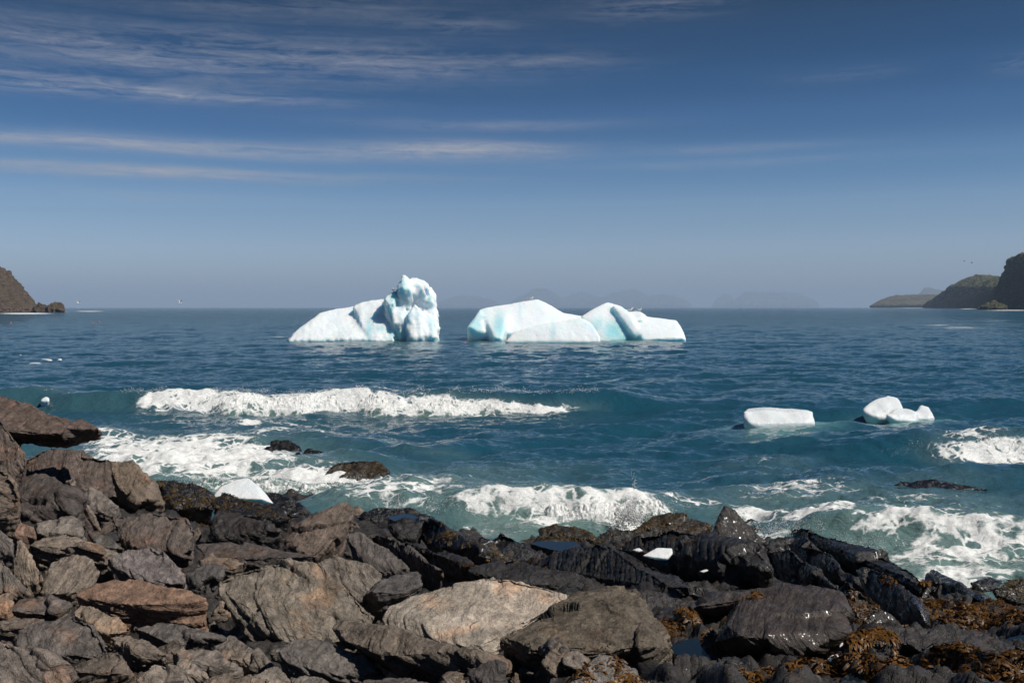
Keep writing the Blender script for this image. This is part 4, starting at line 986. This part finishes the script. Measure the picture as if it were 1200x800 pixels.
land('headland', [([(-120, 300), (-40, 310), (0, 315), (10, 319), (18, 333), (27, 346), (38, 354), (44, 362), (40, 367), (-120, 368)], (520, 740), 90, 1.0),
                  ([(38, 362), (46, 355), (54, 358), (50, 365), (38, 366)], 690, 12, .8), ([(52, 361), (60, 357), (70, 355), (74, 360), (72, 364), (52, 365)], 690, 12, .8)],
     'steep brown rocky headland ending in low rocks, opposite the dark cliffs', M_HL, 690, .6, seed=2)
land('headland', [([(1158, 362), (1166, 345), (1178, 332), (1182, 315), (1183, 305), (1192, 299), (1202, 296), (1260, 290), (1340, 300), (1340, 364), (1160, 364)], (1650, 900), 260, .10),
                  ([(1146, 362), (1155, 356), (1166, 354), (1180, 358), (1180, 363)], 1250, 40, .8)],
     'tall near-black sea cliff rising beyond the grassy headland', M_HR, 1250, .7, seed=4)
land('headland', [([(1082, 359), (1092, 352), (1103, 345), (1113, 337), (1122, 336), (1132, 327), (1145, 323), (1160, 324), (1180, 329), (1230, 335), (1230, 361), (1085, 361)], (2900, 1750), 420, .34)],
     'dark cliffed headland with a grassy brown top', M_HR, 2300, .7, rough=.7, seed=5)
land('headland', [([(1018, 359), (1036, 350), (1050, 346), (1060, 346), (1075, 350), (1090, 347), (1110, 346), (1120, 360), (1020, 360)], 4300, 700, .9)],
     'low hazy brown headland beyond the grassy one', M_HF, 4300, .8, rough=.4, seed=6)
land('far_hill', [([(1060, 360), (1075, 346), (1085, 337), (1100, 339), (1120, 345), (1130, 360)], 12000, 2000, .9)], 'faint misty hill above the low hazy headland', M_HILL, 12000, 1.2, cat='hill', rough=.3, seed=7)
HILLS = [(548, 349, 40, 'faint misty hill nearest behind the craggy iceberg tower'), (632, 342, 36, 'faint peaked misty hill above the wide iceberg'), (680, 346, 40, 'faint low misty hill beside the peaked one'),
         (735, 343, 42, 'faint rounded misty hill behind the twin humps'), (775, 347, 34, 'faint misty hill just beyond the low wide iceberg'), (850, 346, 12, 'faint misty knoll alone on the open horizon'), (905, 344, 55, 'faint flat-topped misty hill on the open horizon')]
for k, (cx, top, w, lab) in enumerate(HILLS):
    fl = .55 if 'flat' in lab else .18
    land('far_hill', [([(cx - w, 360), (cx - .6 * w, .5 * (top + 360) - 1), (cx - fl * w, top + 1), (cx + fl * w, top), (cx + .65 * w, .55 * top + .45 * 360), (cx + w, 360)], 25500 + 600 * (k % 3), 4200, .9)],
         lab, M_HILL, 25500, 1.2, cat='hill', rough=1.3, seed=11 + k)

# ------------------------------------------------------------------ rockweed
def weed_material(name, ca, cb):
    m, T = new_mat(name)
    pos = T.n('ShaderNodeNewGeometry').outputs['Position']
    n = T.noise(pos, 30, 3, .6); n2 = T.noise(pos, 2.5, 3)
    c = T.mix(T.mr(T.m('ADD', T.m('MULTIPLY', n, .6), T.m('MULTIPLY', n2, .4)), .38, .62), ca, cb)
    b = T.n('ShaderNodeBsdfPrincipled'); T.put(b.inputs['Base Color'], c); b.inputs['Roughness'].default_value = .45; b.inputs['Specular IOR Level'].default_value = .22
    finish(T, b.outputs[0]); return m
M_WEED = weed_material('rockweed', (.020, .010, .004, 1), (.15, .066, .010, 1))
M_WEED2 = weed_material('golden_rockweed', (.020, .014, .007, 1), (.12, .074, .026, 1))
def weed(label, spots, mat, seed, blade=(.025, .075), per=7):
    """spots: (px, py, distance, half width m, half depth m, tufts); scattered over the real rocks from above"""
    rr = np.random.default_rng(seed); dg = bpy.context.evaluated_depsgraph_get()
    V = []; Q = []; n = 0
    for (px, py, d, hw, hd, cnt) in spots:
        c = ray(px, py, d)
        k = 0
        while k < cnt:
            k += 1
            a = rr.uniform(0, 6.28); q = rr.random() ** .5
            x = c.x + hw * q * math.cos(a); y = c.y + hd * q * math.sin(a)
            cl = math.sin(x * 9.1 + 3 * math.sin(y * 5)) + math.sin(y * 11.3 + 2 * math.sin(x * 7))
            if cl < rr.uniform(-1.6, 0.7): continue
            hit, loc, nor, idx, ob, mw = scene.ray_cast(dg, Vector((x, y, 5)), Vector((0, 0, -1)))
            if not hit or ob.name.split('.')[0] not in ('rocky_shore', 'rock_ledge', 'boulder', 'stone') or 'pale' in ob.get('label', '') or nor.z < .15: continue
            for b in range(per):
                an = rr.uniform(0, 6.28); ln = rr.uniform(*blade); w = ln * rr.uniform(.07, .13)
                dv = Vector((math.cos(an), math.sin(an), 0)); dv = (dv - nor * dv.dot(nor)).normalized()
                dv = (dv + Vector((0, 0, -.5))).normalized(); sv = dv.cross(nor).normalized() * w
                up = nor * ln * rr.uniform(.15, .5)
                p0 = loc - nor * .003; p1 = loc + dv * ln * .5 + up; p2 = loc + dv * ln + up * .35
                V += [p0 - sv * .4, p0 + sv * .4, p1 + sv, p1 - sv, p2 + sv * .7, p2 - sv * .7]
                Q += [(n, n + 1, n + 2, n + 3), (n + 3, n + 2, n + 4, n + 5)]; n += 6
    o = link('rockweed', mesh_np('rockweed', np.array([tuple(v) for v in V]), np.array(Q)), mat)
    tag(o, label, 'seaweed', kind='stuff')
weed('mats of orange-brown rockweed over the low rocks round the long low ridge', [
    (1080, 790, 5.9, .75, .35, 2600), (1150, 775, 6.0, .6, .3, 1900), (1010, 790, 5.7, .45, .25, 900), (1190, 795, 5.7, .4, .3, 1000), (930, 788, 5.6, .3, .2, 150),
    (1130, 722, 9.0, .75, .7, 2600), (1190, 735, 8.6, .6, .8, 2200), (1095, 712, 9.8, .4, .6, 1000), (1030, 722, 7.9, .25, .4, 350), (1160, 705, 10.6, .5, .6, 900),
    (800, 738, 7.2, .2, .2, 150), (850, 738, 6.9, .25, .2, 150), (690, 797, 5.4, .3, .15, 100), (540, 668, 10.2, .3, .3, 260), (600, 655, 12.0, .6, .8, 200)], M_WEED, 1)
weed('golden brown weed clothing the humps along the surf line', [
    (660, 628, 16.6, 1.0, .8, 1300), (730, 630, 16.0, .9, .7, 400), (795, 615, 16.4, 1.1, .8, 1000), (560, 650, 13.0, .7, .8, 700), (215, 580, 15.2, .8, .8, 1100), (300, 605, 14.0, 1.0, .7, 700),
    (415, 552, 23.0, 1.2, 1.0, 1200), (1200, 688, 12.6, .8, .6, 700), (670, 648, 13.0, .8, .6, 250), (860, 640, 12.5, 1.0, 1.2, 250)], M_WEED2, 2, (.03, .08), 5)

# tide pools
def pool_material():
    m, T = new_mat('pool_water')
    pos = T.n('ShaderNodeNewGeometry').outputs['Position']
    b = T.n('ShaderNodeBsdfPrincipled'); b.inputs['Base Color'].default_value = (.006, .012, .018, 1)
    b.inputs['Roughness'].default_value = .03; b.inputs['IOR'].default_value = 1.333
    T.put(b.inputs['Normal'], T.bump(T.noise(pos, 14, 3), .1, .01)); finish(T, b.outputs[0]); return m
M_POOL = pool_material()
def pool(ol, d, label):
    rp = random.Random(len(ol) + int(d * 10)); sm = []
    for i in range(len(ol)):
        p0, p1, p2, p3 = ol[i - 1], ol[i], ol[(i + 1) % len(ol)], ol[(i + 2) % len(ol)]
        for q in (0, .2, .4, .6, .8):
            f = lambda a: .5 * (2 * p1[a] + (p2[a] - p0[a]) * q + (2 * p0[a] - 5 * p1[a] + 4 * p2[a] - p3[a]) * q * q + (3 * p1[a] - p0[a] - 3 * p2[a] + p3[a]) * q ** 3)
            sm.append((f(0) + rp.uniform(-1.3, 1.3), f(1) + rp.uniform(-.5, .5)))
    ol = sm
    c0 = ray(sum(p[0] for p in ol) / len(ol), sum(p[1] for p in ol) / len(ol), d); zz = c0.z
    P = []
    for (px, py) in ol:
        dd = (CAMH - zz) * F / (py - HZ); P.append((SX(px, dd), dd, zz))
    V = P + [(x, y, z - .12) for (x, y, z) in P]; n = len(P)
    me = bpy.data.meshes.new('tide_pool'); me.from_pydata(V, [], [tuple(range(n))[::-1]] + [(i, (i + 1) % n, n + (i + 1) % n, n + i) for i in range(n)] + [tuple(range(n, 2 * n))])
    bm = bmesh.new(); bm.from_mesh(me); bmesh.ops.recalc_face_normals(bm, faces=bm.faces[:]); bm.to_mesh(me); bm.free()
    o = link('tide_pool', me, M_POOL); tag(o, label, 'tide pool', kind='structure')
pool([(788, 757), (806, 749), (818, 748), (822, 758), (834, 772), (815, 774), (795, 768)], 6.6, 'blue tide pool between the wrinkled and coppery boulders')
pool([(622, 636), (640, 634), (675, 635), (680, 640), (662, 646), (640, 642)], 15.2, 'sky-blue pool behind the weed-covered dome')
pool([(1176, 752), (1195, 744), (1230, 744), (1230, 764), (1195, 760)], 7.4, 'bright pool at the end of the long low ridge')
pool([(1050, 797), (1062, 792), (1078, 795), (1080, 810), (1050, 810)], 5.6, 'small blue pool in the orange weed')
pool([(455, 606), (475, 602), (490, 606), (470, 612)], 15.6, 'thin pool on the flat wet dome')
pool([(985, 796), (1000, 788), (1018, 792), (1010, 800)], 5.5, 'little grey-blue pool below the ice pebble')

# ------------------------------------------------------------------ birds and floats
M_GW = simple('gull_white', (.75, .75, .74), .7); M_GG = simple('gull_grey', (.30, .32, .35), .7); M_GD = simple('bird_dark', (.03, .028, .028), .7)
M_BEAK = simple('beak', (.6, .35, .05), .5); M_FLOAT = simple('float_pink', (.55, .09, .10), .45, noise=6); M_FGREY = simple('float_grey', (.3, .3, .3), .5)
def ellipsoid(bm, c, r, seg=10):
    res = bmesh.ops.create_uvsphere(bm, u_segments=seg, v_segments=max(6, seg // 2 + 2), radius=1.0)
    for v in res['verts']: v.co = Vector((v.co.x * r[0] + c[0], v.co.y * r[1] + c[1], v.co.z * r[2] + c[2]))
def bm_obj(name, bm, mat, parent):
    me = bpy.data.meshes.new(name); bm.to_mesh(me); bm.free()
    for p in me.polygons: p.use_smooth = True
    return link(name, me, mat, parent)
def bird(p, heading, label, body_m, wing_m, flying=True, flap=.35, group=None):
    root = bpy.data.objects.new('gull', None); COL.objects.link(root); root.location = p; root.rotation_euler = (0, 0, heading)
    tag(root, label, 'gull', group)
    bm = bmesh.new(); ellipsoid(bm, (0, 0, 0), (.24, .085, .085)); ellipsoid(bm, (.22, 0, .05 if flying else .12), (.075, .055, .055)); ellipsoid(bm, (-.26, 0, .01), (.13, .07, .02)); bm_obj('body', bm, body_m, root)
    bm = bmesh.new(); bmesh.ops.create_cone(bm, segments=6, radius1=.018, radius2=.004, depth=.09, cap_ends=True)
    for v in bm.verts: v.co = Vector((v.co.z + .33, v.co.x, v.co.y + (.05 if flying else .12)))
    bm_obj('beak', bm, M_BEAK, root)
    for s in (-1, 1):
        bm = bmesh.new()
        if flying:
            st = [(.0, .16, .02), (.22, .15, .02 + .22 * flap * 2), (.45, .11, .02 + .45 * flap * 1.3), (.66, .02, .02 + .66 * flap * .8)]
            rows = []
            for (yy, ch, z) in st:
                xo = .05 - .12 * max(0, yy - .2)
                rows.append([bm.verts.new((xo + ch * .5, s * yy, z)), bm.verts.new((xo, s * yy, z + .014)), bm.verts.new((xo - ch * .5, s * yy, z)), bm.verts.new((xo, s * yy, z - .012))])
            for a, b in zip(rows[:-1], rows[1:]):
                for i in range(4): bm.faces.new((a[i], a[(i + 1) % 4], b[(i + 1) % 4], b[i]))
        else:
            ellipsoid(bm, (-.06, s * .07, .02), (.24, .025, .065))
        bmesh.ops.recalc_face_normals(bm, faces=bm.faces[:]); bm_obj('wing', bm, wing_m, root)
    if not flying:
        for s in (-1, 1):
            bm = bmesh.new(); bmesh.ops.create_cone(bm, segments=5, radius1=.01, radius2=.01, depth=.14, cap_ends=True)
            for v in bm.verts: v.co = v.co + Vector((0, s * .035, -.13))
            bm_obj('leg', bm, M_BEAK, root)
    return root
bird(ray(92, 355, 150), 1.2, 'white gull gliding low beside the brown headland', M_GW, M_GW, flap=.45)
bird(ray(211, 355, 150), 1.0, 'white gull with raised wings between the headland and the craggy iceberg', M_GW, M_GW, flap=.7)
bird(ray(1130, 306, 330), 2.2, 'dark bird flying above the grassy headland', M_GD, M_GD, flap=.3, group='dark birds over the headland')
bird(ray(1139, 308, 330), 2.4, 'dark bird flying above the grassy headland', M_GD, M_GD, flap=.5, group='dark birds over the headland')
def perch(px, py_guess, label, d0, heading, group=None):
    dg = bpy.context.evaluated_depsgraph_get()
    best = None
    for dd in np.arange(d0 - 3, d0 + 12, .35):
        x = SX(px, dd)
        hit, loc, nor, idx, ob, mw = scene.ray_cast(dg, Vector((x, dd, 40)), Vector((0, 0, -1)))
        if hit and ob.name.startswith('iceberg'):
            py = HZ + (CAMH - loc.z) * F / loc.y
            if best is None or py < best[0]: best = (py, loc.copy())
    if best: 
        g = bird(best[1] + Vector((0, 0, .19)), heading, label, M_GW, M_GG, flying=False, group=group)
        g.scale = (1.25, 1.25, 1.25); g.location.z += .04
perch(621.5, 350, 'gull perched on the high left hump of the wide iceberg', 113, .2)
perch(461, 340, 'gull perched on the saddle of the craggy iceberg', 113, 2.0)
perch(738, 366, 'gull perched on the right shoulder of the wide iceberg', 113, .4, 'gulls on the right shoulder of the wide iceberg')
perch(744, 366, 'gull perched on the right shoulder of the wide iceberg', 113, 2.6, 'gulls on the right shoulder of the wide iceberg')
perch(750, 368, 'gull perched on the right shoulder of the wide iceberg', 113, 1.0, 'gulls on the right shoulder of the wide iceberg')
def net_float(px, py, label, group):
    d = CAMH * F / (py + 1.0 - HZ)
    fs = min(.7, d / 250)
    root = bpy.data.objects.new('net_float', None); COL.objects.link(root); root.location = (SX(px, d), d, .0); root.scale = (fs, fs, fs); tag(root, label, 'float', group)
    bm = bmesh.new(); ellipsoid(bm, (0, 0, .12), (.30, .28, .28), 14); bm_obj('ball', bm, M_FLOAT, root)
    bm = bmesh.new(); bmesh.ops.create_cone(bm, segments=8, radius1=.10, radius2=.07, depth=.22, cap_ends=True)
    for v in bm.verts: v.co.z += .45
    bm_obj('neck', bm, M_FGREY, root)
net_float(13, 378, 'lone pink net float off the tip of the headland', None)
net_float(109, 379, 'pink net float, one of a pair beyond the headland rocks', 'pair of net floats')
net_float(116, 376.5, 'pink net float, one of a pair beyond the headland rocks', 'pair of net floats')
net_float(545, 402, 'pink net float between the two icebergs', None)

# ------------------------------------------------------------------ haze
def build_haze():
    m, T = new_mat('haze')
    v = T.n('ShaderNodeVolumePrincipled')
    v.inputs['Color'].default_value = (0.57, 0.755, 1.0, 1); v.inputs['Density'].default_value = 8.0e-5
    v.inputs['Anisotropy'].default_value = 0.0
    o = T.n('ShaderNodeOutputMaterial'); T.t.links.new(v.outputs[0], o.inputs['Volume'])
    bm = bmesh.new(); bmesh.ops.create_cube(bm, size=1.0)
    top, bot = 430.0, -40.0
    for q in bm.verts: q.co = Vector((q.co.x * 90000, 27000 + q.co.y * 62000 , bot if q.co.z < 0 else top))
    me = bpy.data.meshes.new('haze'); bm.to_mesh(me); bm.free()
    o = link('haze', me, m); tag(o, 'thin blue sea haze over the water', 'haze', kind='stuff')
build_haze()
